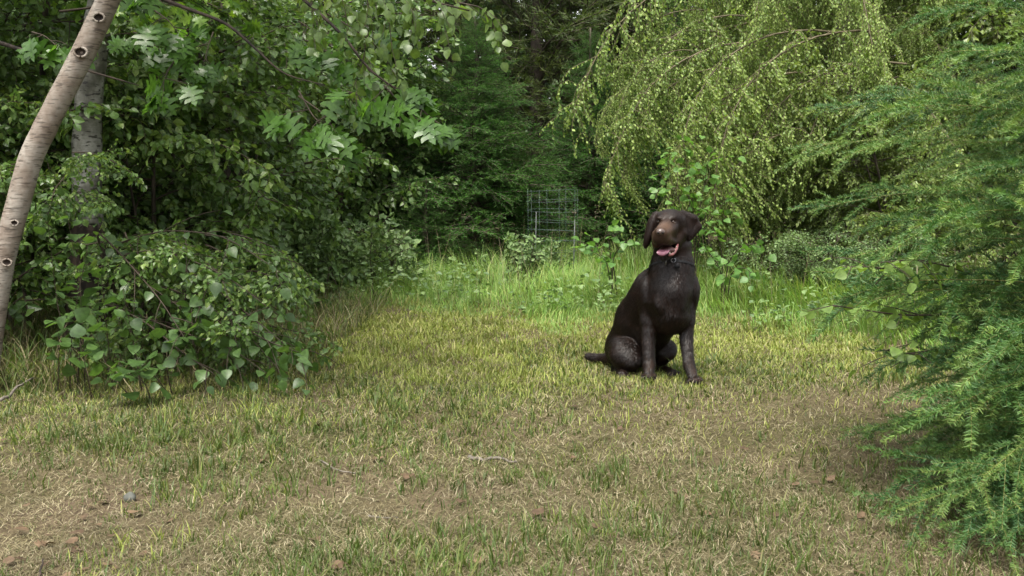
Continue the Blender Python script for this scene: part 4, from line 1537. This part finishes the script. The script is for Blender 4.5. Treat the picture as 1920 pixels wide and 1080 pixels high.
# ------------------------------------------------------------------ the dog
def surface_nets(F, org, h):
    s = F < 0
    nx, ny, nz = F.shape
    c = np.zeros((nx - 1, ny - 1, nz - 1), int)
    for dx in (0, 1):
        for dy in (0, 1):
            for dz in (0, 1):
                c += s[dx:nx - 1 + dx, dy:ny - 1 + dy, dz:nz - 1 + dz]
    act = (c > 0) & (c < 8)
    ids = -np.ones(c.shape, int)
    ai = np.argwhere(act)
    ids[act] = np.arange(len(ai))
    acc = np.zeros((len(ai), 3))
    cnt = np.zeros(len(ai))
    corners = [(a, b, d) for a in (0, 1) for b in (0, 1) for d in (0, 1)]
    for a in corners:
        for ax in range(3):
            if a[ax] == 0:
                b = list(a)
                b[ax] = 1
                fa = F[ai[:, 0] + a[0], ai[:, 1] + a[1], ai[:, 2] + a[2]]
                fb = F[ai[:, 0] + b[0], ai[:, 1] + b[1], ai[:, 2] + b[2]]
                m = (fa < 0) != (fb < 0)
                t = np.where(m, fa / np.where(np.abs(fa - fb) < 1e-12, 1, fa - fb), 0)
                p = np.array(a, float)[None] + t[:, None] * np.eye(3)[ax][None]
                acc[m] += p[m]
                cnt[m] += 1
    v = (ai + acc / cnt[:, None]) * h + org
    quads = []
    for ax in range(3):
        o1, o2 = [(1, 2), (2, 0), (0, 1)][ax]
        sl0 = [slice(None)] * 3
        sl1 = [slice(None)] * 3
        sl0[ax] = slice(0, -1)
        sl1[ax] = slice(1, None)
        e = s[tuple(sl0)] != s[tuple(sl1)]
        idx = np.argwhere(e)
        ok = (idx[:, o1] > 0) & (idx[:, o2] > 0) & (idx[:, o1] < F.shape[o1] - 1) & (idx[:, o2] < F.shape[o2] - 1)
        idx = idx[ok]
        u1 = np.eye(3, dtype=int)[o1]
        u2 = np.eye(3, dtype=int)[o2]

        def g(q):
            return ids[q[:, 0], q[:, 1], q[:, 2]]
        q = np.stack([g(idx - u1 - u2), g(idx - u2), g(idx), g(idx - u1)], 1)
        flip = ~s[idx[:, 0], idx[:, 1], idx[:, 2]]
        q[flip] = q[flip][:, ::-1]
        quads.append(q)
    return v, np.concatenate(quads)


class SDF:
    def __init__(self, lo, hi, h):
        self.lo, self.h = np.array(lo, float), h
        n = np.ceil((np.array(hi) - self.lo) / h).astype(int) + 1
        self.n = n
        self.F = np.full(n, .2)

    def _box(self, lo, hi):
        a = np.maximum(0, np.floor((lo - self.lo) / self.h).astype(int))
        b = np.minimum(self.n, np.ceil((hi - self.lo) / self.h).astype(int) + 1)
        ax = [self.lo[i] + np.arange(a[i], b[i]) * self.h for i in range(3)]
        X = np.stack(np.meshgrid(*ax, indexing='ij'), -1)
        return tuple(slice(a[i], b[i]) for i in range(3)), X

    def _merge(self, sl, d, k, sub=False):
        f = self.F[sl]
        if sub:
            hh = np.clip(.5 - .5 * (f + d) / k, 0, 1)
            self.F[sl] = f * (1 - hh) - d * hh + k * hh * (1 - hh)
        else:
            hh = np.clip(.5 + .5 * (f - d) / k, 0, 1)
            self.F[sl] = f * (1 - hh) + d * hh - k * hh * (1 - hh)

    def cone(self, a, b, ra, rb, k=.02, flat=None):
        a, b = np.array(a, float), np.array(b, float)
        m = max(ra, rb) + k * 1.5 + .03
        sl, X = self._box(np.minimum(a, b) - m, np.maximum(a, b) + m)
        ab = b - a
        t = np.clip(((X - a) @ ab) / (ab @ ab), 0, 1)
        q = X - (a + t[..., None] * ab)
        if flat is not None:                 # (direction, factor): squash along a direction
            fd, ff = unit(flat[0]), flat[1]
            q = q + (q @ fd)[..., None] * fd * (1 / ff - 1)
        d = np.linalg.norm(q, axis=-1) - (ra + (rb - ra) * t)
        self._merge(sl, d, k)

    def ell(self, c, r, k=.02, R=None, sub=False):
        c = np.array(c, float)
        r = np.array(r, float)
        m = r.max() + k * 1.5 + .02
        sl, X = self._box(c - m, c + m)
        q = X - c
        if R is not None:
            q = q @ R                       # columns of R are the ellipsoid's axes
        k0 = np.linalg.norm(q / r, axis=-1)
        k1 = np.linalg.norm(q / (r * r), axis=-1) + 1e-9
        self._merge(sl, k0 * (k0 - 1) / k1, k, sub)


M_DOG = None


def fur_mat():
    m, t = new_mat('chocolate_fur')
    N, L = t.nodes.new, t.links.new
    out = N('ShaderNodeOutputMaterial')
    tc = N('ShaderNodeTexCoord')
    n1 = N('ShaderNodeTexNoise')
    n1.inputs['Scale'].default_value = 9
    n1.inputs['Detail'].default_value = 4
    L(tc.outputs['Object'], n1.inputs['Vector'])
    mp = N('ShaderNodeMapping')
    mp.inputs['Scale'].default_value = (260, 260, 45)
    L(tc.outputs['Object'], mp.inputs[0])
    n2 = N('ShaderNodeTexNoise')
    n2.inputs['Scale'].default_value = 1
    n2.inputs['Detail'].default_value = 3
    L(mp.outputs[0], n2.inputs['Vector'])
    r = ramp(t, [(.3, (.004, .0023, .0019)), (.55, (.008, .0042, .0031)), (.75, (.018, .0080, .0050))])
    L(n1.outputs['Fac'], r.inputs[0])
    at = N('ShaderNodeAttribute')
    at.attribute_name = 'tan'
    mx = N('ShaderNodeMix')
    mx.data_type = 'RGBA'
    L(at.outputs['Fac'], mx.inputs[0])
    L(r.outputs[0], mx.inputs[6])
    mx.inputs[7].default_value = (.085, .050, .032, 1)
    b = N('ShaderNodeBsdfPrincipled')
    L(mx.outputs[2], b.inputs['Base Color'])
    b.inputs['Roughness'].default_value = .42
    b.inputs['Specular IOR Level'].default_value = .12
    b.inputs['Sheen Weight'].default_value = .02
    b.inputs['Sheen Roughness'].default_value = .35
    b.inputs['Sheen Tint'].default_value = (.55, .42, .36, 1)
    bp = N('ShaderNodeBump')
    bp.inputs['Strength'].default_value = .35
    bp.inputs['Distance'].default_value = .003
    L(n2.outputs['Fac'], bp.inputs['Height'])
    L(bp.outputs[0], b.inputs['Normal'])
    L(b.outputs[0], out.inputs['Surface'])
    return m


def hair_mat():
    m, t = new_mat('coat_hair')
    N, L = t.nodes.new, t.links.new
    out = N('ShaderNodeOutputMaterial')
    at = N('ShaderNodeAttribute')
    at.attribute_name = 'rnd'
    r = ramp(t, [(0, (.002, .0011, .0009)), (.45, (.005, .0025, .0018)), (.75, (.016, .0070, .0042)), (1, (.042, .020, .012))])
    L(at.outputs['Fac'], r.inputs[0])
    b = N('ShaderNodeBsdfPrincipled')
    b.inputs['Roughness'].default_value = .42
    b.inputs['Specular IOR Level'].default_value = .28
    L(r.outputs[0], b.inputs['Base Color'])
    L(b.outputs[0], out.inputs['Surface'])
    return m


def build_dog():
    D0 = 4.6
    org = G(1255, 716)
    org[2] = float(gz(org[0], org[1]))

    def Q(px, py, dd):
        return P(px, py, D0 + dd) - org

    def R(r, dd=0):
        return r * (D0 + dd) / FPX
    S = SDF((-.46, -.30, -.03), (.24, .72, .87), .0045)

    def cone(a, b, ra, rb, k=.02, flat=None):
        S.cone(Q(*a), Q(*b), R(ra, a[2]), R(rb, b[2]), k, flat)
    # trunk of the body
    cone((1172, 655, .40), (1200, 598, .30), 37, 44, .03)
    cone((1200, 598, .30), (1232, 548, .16), 44, 47, .03)
    cone((1252, 560, .08), (1257, 590, .07), 47, 38, .03)
    cone((1240, 600, .15), (1200, 650, .34), 34, 38, .03)
    cone((1258, 582, .02), (1256, 545, .02), 26, 30, .03)
    # breast muscles, shoulder blades, elbows
    S.ell(Q(1241, 566, -.012), (R(15), .035, R(22)), .012)
    S.ell(Q(1271, 566, -.008), (R(15), .035, R(22)), .012)
    S.ell(Q(1212, 548, .085), (R(13), .055, R(28)), .012)
    S.ell(Q(1299, 545, .09), (R(11), .055, R(28)), .012)
    S.ell(Q(1214, 604, .11), (R(9), .022, R(11)), .010)
    S.ell(Q(1290, 606, .10), (R(9), .022, R(11)), .010)
    # neck
    cone((1258, 528, .09), (1262, 462, .06), 45, 34, .03)
    cone((1262, 500, .05), (1258, 540, .03), 34, 34, .03)
    # shoulders and front legs
    cone((1224, 545, .10), (1216, 598, .09), 24, 16, .025)
    cone((1286, 545, .11), (1286, 600, .08), 24, 16, .025)
    cone((1217, 596, .09), (1216, 640, .07), 15.5, 12.2, .014)
    cone((1216, 640, .07), (1217, 684, .04), 12, 10.8, .008)
    cone((1217, 684, .04), (1217, 700, .02), 11.5, 9.5, .008)
    cone((1286, 598, .08), (1287, 640, .05), 15.5, 12, .014)
    cone((1287, 640, .05), (1292, 686, -.01), 12, 9.8, .008)
    cone((1292, 684, -.01), (1299, 705, -.04), 10.5, 9, .008)
    for (bx, by, dd, sx) in ((1217, 706, -.005, 1), (1303, 713, -.06, 1)):
        for j, o in enumerate((-8.5, -3, 3, 8.5)):
            z = (bx + o * .95, by + (1.2 if j in (1, 2) else 0), dd + (.012 if j in (0, 3) else 0))
            S.cone(Q(z[0], z[1] - 2, z[2] + .035), Q(z[0] + o * .12, z[1], z[2]), R(5.2), R(4.8), .004)
    # hind legs: thigh, knee forward, shank back to the hock, foot flat on the ground
    cone((1172, 648, .40), (1172, 664, .22), 36, 29, .018)
    cone((1174, 662, .22), (1184, 675, .17), 28, 19, .015)
    cone((1182, 680, .18), (1156, 690, .36), 16, 10, .01)
    cone((1155, 692, .36), (1168, 703, .14), 10, 9, .008)
    cone((1212, 645, .40), (1250, 655, .24), 34, 19, .02)
    cone((1250, 660, .23), (1232, 686, .36), 17, 9, .01)
    cone((1232, 689, .36), (1262, 700, .15), 9, 8, .008)
    for (bx, by, dd, ox) in ((1168, 705, .12, 4), (1263, 700, .13, 4)):
        for o in (-1.5, -.5, .5, 1.5):
            S.cone(Q(bx + o * 6, by, dd + .03), Q(bx + o * 6.4 + 1, by + .5, dd), R(4.6), R(4.2), .004)
    # tail on the grass
    cone((1150, 672, .46), (1128, 674, .54), 13, 10, .012)
    cone((1128, 674, .54), (1103, 668, .60), 10, 6.5, .01)
    # skull
    hc = Q(1257, 420, .03)
    S.ell(hc, (R(32), .088, R(28)), .018)
    S.ell(Q(1257, 410, .0), (R(27), .06, R(16)), .015)
    S.ell(Q(1259, 440, .05), (R(31), .075, R(27)), .018)
    cone((1272, 438, .0), (1266, 452, -.02), 17, 13, .012)           # cheek
    cone((1240, 438, .0), (1238, 450, -.03), 14, 12, .012)
    # muzzle towards the camera and a little left
    S.cone(Q(1252, 428, -.05), Q(1240, 437, -.135), R(18.5), R(13), .014)
    S.cone(Q(1250, 440, -.04), Q(1238, 446, -.125), R(18), R(13.5), .012)
    S.cone(Q(1234, 449, -.115), Q(1234, 457, -.085), R(10.5), R(7.5), .008)   # lips
    S.cone(Q(1247, 449, -.115), Q(1262, 455, -.04), R(10.5), R(8), .008)
    S.ell(Q(1238.5, 435, -.150), (R(9), .016, R(7)), .008)                   # nose
    S.cone(Q(1231, 440, -.10), Q(1231, 457, -.090), R(9), R(8.5), .008)
    S.cone(Q(1247, 442, -.11), Q(1249, 456, -.095), R(10), R(8), .008)
    # brows, then eye hollows
    S.ell(Q(1237, 409, -.044), (R(6), .012, R(3.5)), .016)
    S.ell(Q(1262, 408.5, -.053), (R(7), .010, R(3.5)), .012)
    S.ell(Q(1234.5, 415, -.062), (R(4.6), .012, R(3.2)), .006, sub=True)
    S.ell(Q(1262, 416, -.072), (R(5), .012, R(3.4)), .006, sub=True)
    # lower jaw
    S.cone(Q(1264, 462, .0), Q(1246, 480, -.085), R(14), R(8.5), .012)
    S.cone(Q(1266, 464, .03), Q(1262, 480, .03), R(20), R(18), .02)
    # open mouth
    S.ell(Q(1247, 468, -.095), (R(14), .055, R(7.0)), .004, sub=True)
    S.ell(Q(1263, 464, -.055), (R(8), .035, R(7.0)), .004, sub=True)
    # ears, hanging flaps
    def axes(x, z, y=None):
        x = unit(x)
        z = unit(np.array(z) - np.dot(z, x) * x)
        return np.stack([x, np.cross(z, x), z], 1)
    S.cone(Q(1231, 405, .025), Q(1222, 418, .02), R(9), R(8), .008)
    S.ell(Q(1218, 434, .02), (R(8.5), .030, R(34)), .006, axes(Q(1230, 437, .02) - Q(1218, 434, .02), (.10, 0, 1)))
    fl = (np.array([.25, -1, .1]), .55)
    S.cone(Q(1280, 402, .025), Q(1301, 410, .022), R(8), R(8), .008)
    S.cone(Q(1300, 412, .020), Q(1309, 425, .018), R(9), R(7.5), .008, fl)
    S.cone(Q(1309, 425, .018), Q(1294, 447, .004), R(8), R(5), .006, fl)
    S.cone(Q(1294, 414, .018), Q(1292, 440, .004), R(10), R(6.5), .008, fl)
    v, q = surface_nets(S.F, S.lo, S.h)
    # light smoothing
    e = np.concatenate([q[:, [0, 1]], q[:, [1, 2]], q[:, [2, 3]], q[:, [3, 0]]])
    for lam in (.5, -.52, .5, -.52, .4):
        acc = np.zeros_like(v)
        cnt = np.zeros(len(v))
        np.add.at(acc, e[:, 0], v[e[:, 1]])
        np.add.at(cnt, e[:, 0], 1)
        v = v + lam * (acc / np.maximum(cnt, 1)[:, None] - v)
    root = empty('dog', org, 'chocolate brown labrador sitting in the clearing, mouth open with tongue showing', 'dog')
    me = mesh_np('dog_body', v, q, [fur_mat()], smooth=True, k=4)
    tan = np.zeros(len(v))
    for c, r, w in ((Q(1245, 430, -.12), .055, .75), (Q(1232, 445, -.10), .04, .45), (Q(1262, 440, -.04), .04, .25), (Q(1216, 690, .03), .05, .35), (Q(1297, 700, -.03), .05, .3)):  # warm brown face, paler paws; muzzle-top highlight is painted into the coat colour
        tan = np.maximum(tan, w * np.exp(-(np.linalg.norm(v - c, axis=1) / r) ** 2))
    a = me.attributes.new('tan', 'FLOAT', 'POINT')
    a.data.foreach_set('value', tan.astype(np.float32))
    link('body', me, root)
    # short coat: fine hairs lying back along the body
    rng = np.random.default_rng(12)
    tri = np.concatenate([q[:, [0, 1, 2]], q[:, [0, 2, 3]]])
    A, B_, C_ = v[tri[:, 0]], v[tri[:, 1]], v[tri[:, 2]]
    nr = np.cross(B_ - A, C_ - A)
    ar = np.linalg.norm(nr, axis=1)
    n = 110000
    f = rng.choice(len(tri), n, p=ar / ar.sum())
    r1, r2 = np.sqrt(rng.random(n))[:, None], rng.random(n)[:, None]
    p = A[f] * (1 - r1) + B_[f] * r1 * (1 - r2) + C_[f] * r1 * r2
    nn = nr[f] / (ar[f][:, None] + 1e-12)
    flow = np.array([-.25, .55, -1.0]) + rng.normal(0, .22, (n, 3))
    head = p[:, 2] > Q(1258, 478, 0)[2]
    flow[head] = np.array([.15, 1.0, -.35]) + rng.normal(0, .25, (int(head.sum()), 3))
    flow = flow - (flow * nn).sum(1)[:, None] * nn
    flow /= np.linalg.norm(flow, axis=1)[:, None] + 1e-9
    face = np.linalg.norm(p - Q(1240, 450, -.12), axis=1) < .075
    mouth = (np.linalg.norm((p - Q(1250, 469, -.085)) / np.array([.045, .06, .022]), axis=1) < 1) | (np.linalg.norm(p - Q(1238.5, 435, -.16), axis=1) < .022)
    for ep in (Q(1235, 415, -.052), Q(1262, 416, -.058)):
        mouth |= np.linalg.norm(p - ep, axis=1) < .0165
    ln = np.where(head, .006, .017) * rng.uniform(.7, 1.2, n)
    ln = np.where(face, .004, ln)
    d = flow + nn * rng.uniform(.10, .30, n)[:, None]
    k = ~mouth
    b = Buf()
    bump = .5 + .5 * np.sin(p[:, 0] * 40 + 2 * np.sin(p[:, 2] * 31)) * np.sin(p[:, 2] * 27 + p[:, 1] * 19)
    b.inst(*NEEDLE1, (p - nn * .0008)[k], d[k], (nn + rng.normal(0, .25, (n, 3)))[k], ln[k], 0, np.clip(.22 * bump + rng.uniform(0, .62, n), 0, 1)[k], smooth=False, wid=.0021 / ln[k])
    fur = link('fur', b.mesh('fur', [hair_mat()]), root)
    fur['kind'] = 'stuff'

    def blob(name, c, r, mat, R3=None, seg=16):
        b = Buf()
        th = np.linspace(0, PI, seg // 2 + 1)
        pts = np.stack([np.zeros_like(th), np.zeros_like(th), np.cos(th)], 1)
        b.tube(pts, np.maximum(np.sin(th), 1e-3), seg, 0, cap=False)
        vv = b.v[0] * np.array(r)
        if R3 is not None:
            vv = vv @ R3.T
        b.v[0] = vv + c
        return link(name, b.mesh(name, [mat]), root)
    eye = plain_mat('dog_eye', (.030, .013, .005), .10, .6, var=.2)
    noze = plain_mat('dog_nose', (.055, .036, .030), .3, .5, var=.25, scale=150)
    dark = plain_mat('nostril', (.008, .005, .005), .6, .2)
    tong = plain_mat('dog_tongue', (.17, .070, .095), .38, .5, var=.15, scale=60)
    gum = plain_mat('dog_gum', (.15, .055, .055), .4, .5, var=.35, scale=90)
    tooth = plain_mat('dog_tooth', (.34, .30, .24), .35, .5)
    inner = plain_mat('mouth_inside', (.035, .012, .011), .5, .4)
    for ex_, ey_ in ((1235.5, 415.3), (1262, 416)):
        dd = -.12
        while dd < .02:
            ix = np.round((Q(ex_, ey_, dd) - S.lo) / S.h).astype(int)
            if S.F[tuple(ix)] < 0:
                break
            dd += .001
        blob('eye', Q(ex_, ey_, dd + .0030), (.0098, .010, .0088), eye)
        b = Buf()
        aa = np.linspace(0, 2 * PI, 17)
        c = Q(ex_, ey_, dd + .0005)
        b.tube(np.stack([c[0] + .0112 * np.cos(aa), c[1] - .002 + .003 * np.abs(np.cos(aa)), c[2] + .0086 * np.sin(aa)], 1), .0022, 6, 0, cap=False)
        link('eyelid', b.mesh('eyelid', [dark]), root)
    blob('nose', Q(1238.5, 435, -.158), (R(8.6), .015, R(6.4)), noze)
    for s in (-1, 1):
        blob('nostril', Q(1238.5 + s * 4.2, 436.5, -.1745), (.0056, .005, .0048), dark)
    blob('mouth_lining', Q(1251, 468.5, -.060), (R(15), .05, R(7.5)), inner)
    # tongue: a curved slab from the back of the mouth over the lower teeth
    b = Buf()
    n, m = 12, 9
    mid = [Q(1257, 468, -.045), Q(1252, 469, -.075), Q(1246, 470, -.105), Q(1242.5, 474, -.128), Q(1241.5, 480, -.132)]
    x = np.linspace(0, 4, n)
    C = np.stack([np.interp(x, range(5), [p[i] for p in mid]) for i in range(3)], 1)
    side = unit(np.array([1, .25, 0]))
    w = R(12.5) * np.interp(np.linspace(0, 1, n), (0, .6, .85, 1), (.8, 1, .92, .45))
    top, bot = [], []
    for i in range(n):
        for j in range(m):
            u = -1 + 2 * j / (m - 1)
            lift = np.array([0, -.002, .004 * u * u])
            edge = math.sqrt(max(0, 1 - u ** 4))
            top.append(C[i] + side * w[i] * u + lift + np.array([0, -.0025, .0035]) * edge)
            bot.append(C[i] + side * w[i] * u + lift - np.array([0, -.0025, .003]) * edge)
    V = np.array(top + bot)
    t = []
    for i in range(n - 1):
        for j in range(m - 1):
            a_ = i * m + j
            t += [(a_, a_ + 1, a_ + m + 1), (a_, a_ + m + 1, a_ + m)]
            c_ = a_ + n * m
            t += [(c_, c_ + m + 1, c_ + 1), (c_, c_ + m, c_ + m + 1)]
    for j in range(m - 1):
        a_ = (n - 1) * m + j
        t += [(a_, a_ + 1, a_ + n * m), (a_ + 1, a_ + n * m + 1, a_ + n * m)]
    b.add(V, np.array(t), 0)
    link('tongue', b.mesh('tongue', [tong]), root)
    # gum line along the visible corner of the lower jaw
    b = Buf()
    gl = np.array([Q(1254, 478, -.105), Q(1260, 477, -.092), Q(1265, 472, -.075), Q(1269, 465, -.058), Q(1271, 458, -.045)])
    b.tube(gl, (R(2.5), R(3.6), R(3.4), R(2.8), R(1.8)), 8, 0)
    link('gum', b.mesh('gum', [gum]), root)
    for k, (px, py, dd, s) in enumerate(((1256, 474.5, -.108, 2.2), (1261, 472.5, -.094, 1.9), (1265.5, 468, -.078, 1.7), (1268, 463, -.066, 1.5))):
        b = Buf()
        c = Q(px, py, dd)
        b.tube(np.array([c - (0, 0, R(2)), c, c + (0, -.001, R(s * 1.0))]), (R(s * .6), R(s * .6), R(.25)), 6, 0)
        link('tooth', b.mesh('tooth', [tooth]), root)
    # collar with its buckle and tag
    coll = plain_mat('collar', (.005, .005, .006), .7, .2, var=.3)
    metal = plain_mat('tag_metal', (.22, .22, .24), .3, .5, .9)
    # follow the neck surface: trace points outwards until the body ends
    cc = Q(1262, 500, .065)
    ups = unit(np.array([.05, .35, 1.0]))
    ex = unit(np.cross((0, 1, 0), ups))
    ey = np.cross(ups, ex)
    ring = []
    for a in np.linspace(0, 2 * PI, 41):
        d = ex * math.cos(a) + ey * math.sin(a)
        rr = .03
        while rr < .2:
            p = cc + d * rr
            ix = np.round((p - S.lo) / S.h).astype(int)
            if np.any(ix < 0) or np.any(ix >= S.n) or S.F[tuple(ix)] > 0.0005:
                break
            rr += .001
        ring.append(rr)
    ring = np.array(ring)
    ring = (np.roll(ring[:-1], 1) + ring[:-1] * 2 + np.roll(ring[:-1], -1)) / 4 + .002
    an = np.linspace(0, 2 * PI, 41)[:-1]
    V = []
    for lo_, out_ in ((-.005, 0), (-.005, .0015), (.005, .0015), (.005, 0)):
        for a, rr in zip(an, ring):
            V.append(cc + (ex * math.cos(a) + ey * math.sin(a)) * (rr + out_) + ups * lo_)
    t = []
    for i in range(4):
        for j in range(40):
            a_, b_ = i * 40 + j, i * 40 + (j + 1) % 40
            c_, d_ = ((i + 1) % 4) * 40 + j, ((i + 1) % 4) * 40 + (j + 1) % 40
            t += [(a_, c_, d_), (a_, d_, b_)]
    b = Buf()
    b.add(np.array(V), np.array(t), 0, smooth=False)
    col = link('collar', b.mesh('collar', [coll]), root)

    def on_ring(a, drop, out_=.008):
        j = int(round((a % (2 * PI)) / (2 * PI) * 40)) % 40
        return cc + (ex * math.cos(an[j]) + ey * math.sin(an[j])) * (ring[j] + out_) + ups * drop
    a1 = -PI / 2 - .08
    b = Buf()
    c = on_ring(a1, 0)
    aa = np.linspace(0, 2 * PI, 13)
    b.tube(np.stack([c[0] + .011 * np.cos(aa), np.full(13, c[1]), c[2] + .009 * np.sin(aa)], 1), .0022, 5, 0, cap=False)
    link('buckle', b.mesh('buckle', [metal]), col)
    b = Buf()
    c = on_ring(a1 + .05, -.026)
    b.tube(np.array([c + (0, -.0015, 0), c + (0, .0015, 0)]), .013, 16, 0)
    link('tag', b.mesh('tag', [coll]), col)
    b = Buf()
    c = on_ring(a1 - .38, -.004)
    b.tube(np.array([c + (0, 0, .014), c + (.001, -.002, 0), c + (0, 0, -.018)]), (.003, .0045, .003), 8, 0)
    link('ring_clip', b.mesh('ring_clip', [metal]), col)
    return root


build_dog()


# ------------------------------------------------------------------ small things on the ground
def build_litter():
    rng = np.random.default_rng(900)
    lm = leaf_meshes('dry_leaf', LEAFWIDE, M['dry_leaf'], 4, 61, .3)
    ol = leaf_meshes('dry_oak_leaf', OAK, M['dry_leaf'], 2, 71, .3)
    spots = [(160, 992, 'pale dry leaf lying near the left bottom corner'), (712, 868, 'pale dry leaf beside the grey stick in the bare patch'), (1090, 764, 'small brown leaf left of the dog, at the top of the bare patch'),
             (765, 893, 'narrow straw coloured leaf below the pale dry leaf'), (240, 958, 'curled dry leaf in the brown patch at the lower left'), (60, 975, 'orange brown leaf at the left bottom edge'),
             (1000, 985, 'orange tinted leaf between grass tufts at the bottom middle')]
    for px, py, lab in spots:
        g = G(px, py)
        o = leaf_obj(None, lm, (g[0], g[1], float(gz(g[0], g[1])) + .016), (math.cos(px), math.sin(px), .12), (0, .1, 1), .05, rng, 'fallen_leaf')
        tag(o, lab, 'fallen leaf', 'single fallen leaves on the clearing')
    for i in range(70):
        px, py = (rng.uniform(0, 1650), rng.uniform(760, 1075)) if i < 48 else (rng.uniform(0, 260), rng.uniform(930, 1075))
        g = G(px, py)
        a = rng.uniform(0, 6.28)
        o = leaf_obj(None, lm + ol, (g[0], g[1], float(gz(g[0], g[1])) + .013), (math.cos(a), math.sin(a), rng.uniform(-.1, .25)), (rng.normal(0, .3), rng.normal(0, .3), 1), rng.uniform(.022, .042), rng, 'fallen_leaf')
        tag(o, 'tiny brown dead leaf lying loose among the thatch', 'fallen leaf', 'tiny dead leaves in the thatch')

    def stick(label, pts, r, mat='dead_stick', n=10):
        w = []
        for px, py, h in pts:
            g = G(px, py)
            w.append((g[0], g[1], float(gz(g[0], g[1])) + r + h))
        w = np.array(w)
        c = w.mean(0)
        K = len(w)
        x = np.linspace(0, K - 1, n)
        q = np.stack([np.interp(x, np.arange(K), w[:, i]) for i in range(3)], 1) + rng.normal(0, r * .5, (n, 3))
        b = Buf()
        b.tube(q - c, r * np.linspace(1, .45, n), 7, 0)
        o = link('stick', b.mesh('stick', [M[mat]]), None, c)
        tag(o, label, 'stick', 'dead sticks on the ground')
    stick('grey dead stick lying flat in the middle of the bare patch', [(878, 856, .004), (910, 862, .006), (940, 860, .006), (968, 866, .004)], .007)
    stick('thin pale stick lying aslant left of the grey stick', [(600, 862, .006), (630, 880, .006), (668, 886, .01)], .0035)
    stick('pale broken stick at the left edge under the shrub', [(0, 752, .02), (30, 742, .04), (62, 728, .07)], .008)
    stick('short thin twig in the grass near the bottom middle', [(690, 965, .006), (712, 968, .008), (745, 966, .006)], .003)
    stick('dark twig sticking up at the left bottom corner', [(66, 1078, .0), (74, 1062, .012), (82, 1046, .03)], .004, 'dark_bark')
    # a grey stone half sunk in the grass
    b = Buf()
    th = np.linspace(0, PI, 9)
    b.tube(np.stack([0 * th, 0 * th, np.cos(th)], 1), np.maximum(np.sin(th), 1e-3), 12, 0, cap=False)
    v = b.v[0]
    v *= (1 + .12 * np.sin(v[:, 0] * 5 + 1) * np.cos(v[:, 1] * 4))[:, None]
    b.v[0] = v * (.018, .014, .018)
    g = G(243, 922)
    o = link('stone', b.mesh('stone', [plain_mat('stone', (.075, .078, .068), .8, .2, var=.3, scale=60)]), None, (g[0], g[1], float(gz(g[0], g[1])) + .010))
    tag(o, 'small grey stone between the grass blades at the lower left', 'stone')


build_litter()
print('OBJS', len(bpy.data.objects), 'MESH TRIS', sum(len(m.polygons) for m in bpy.data.meshes))
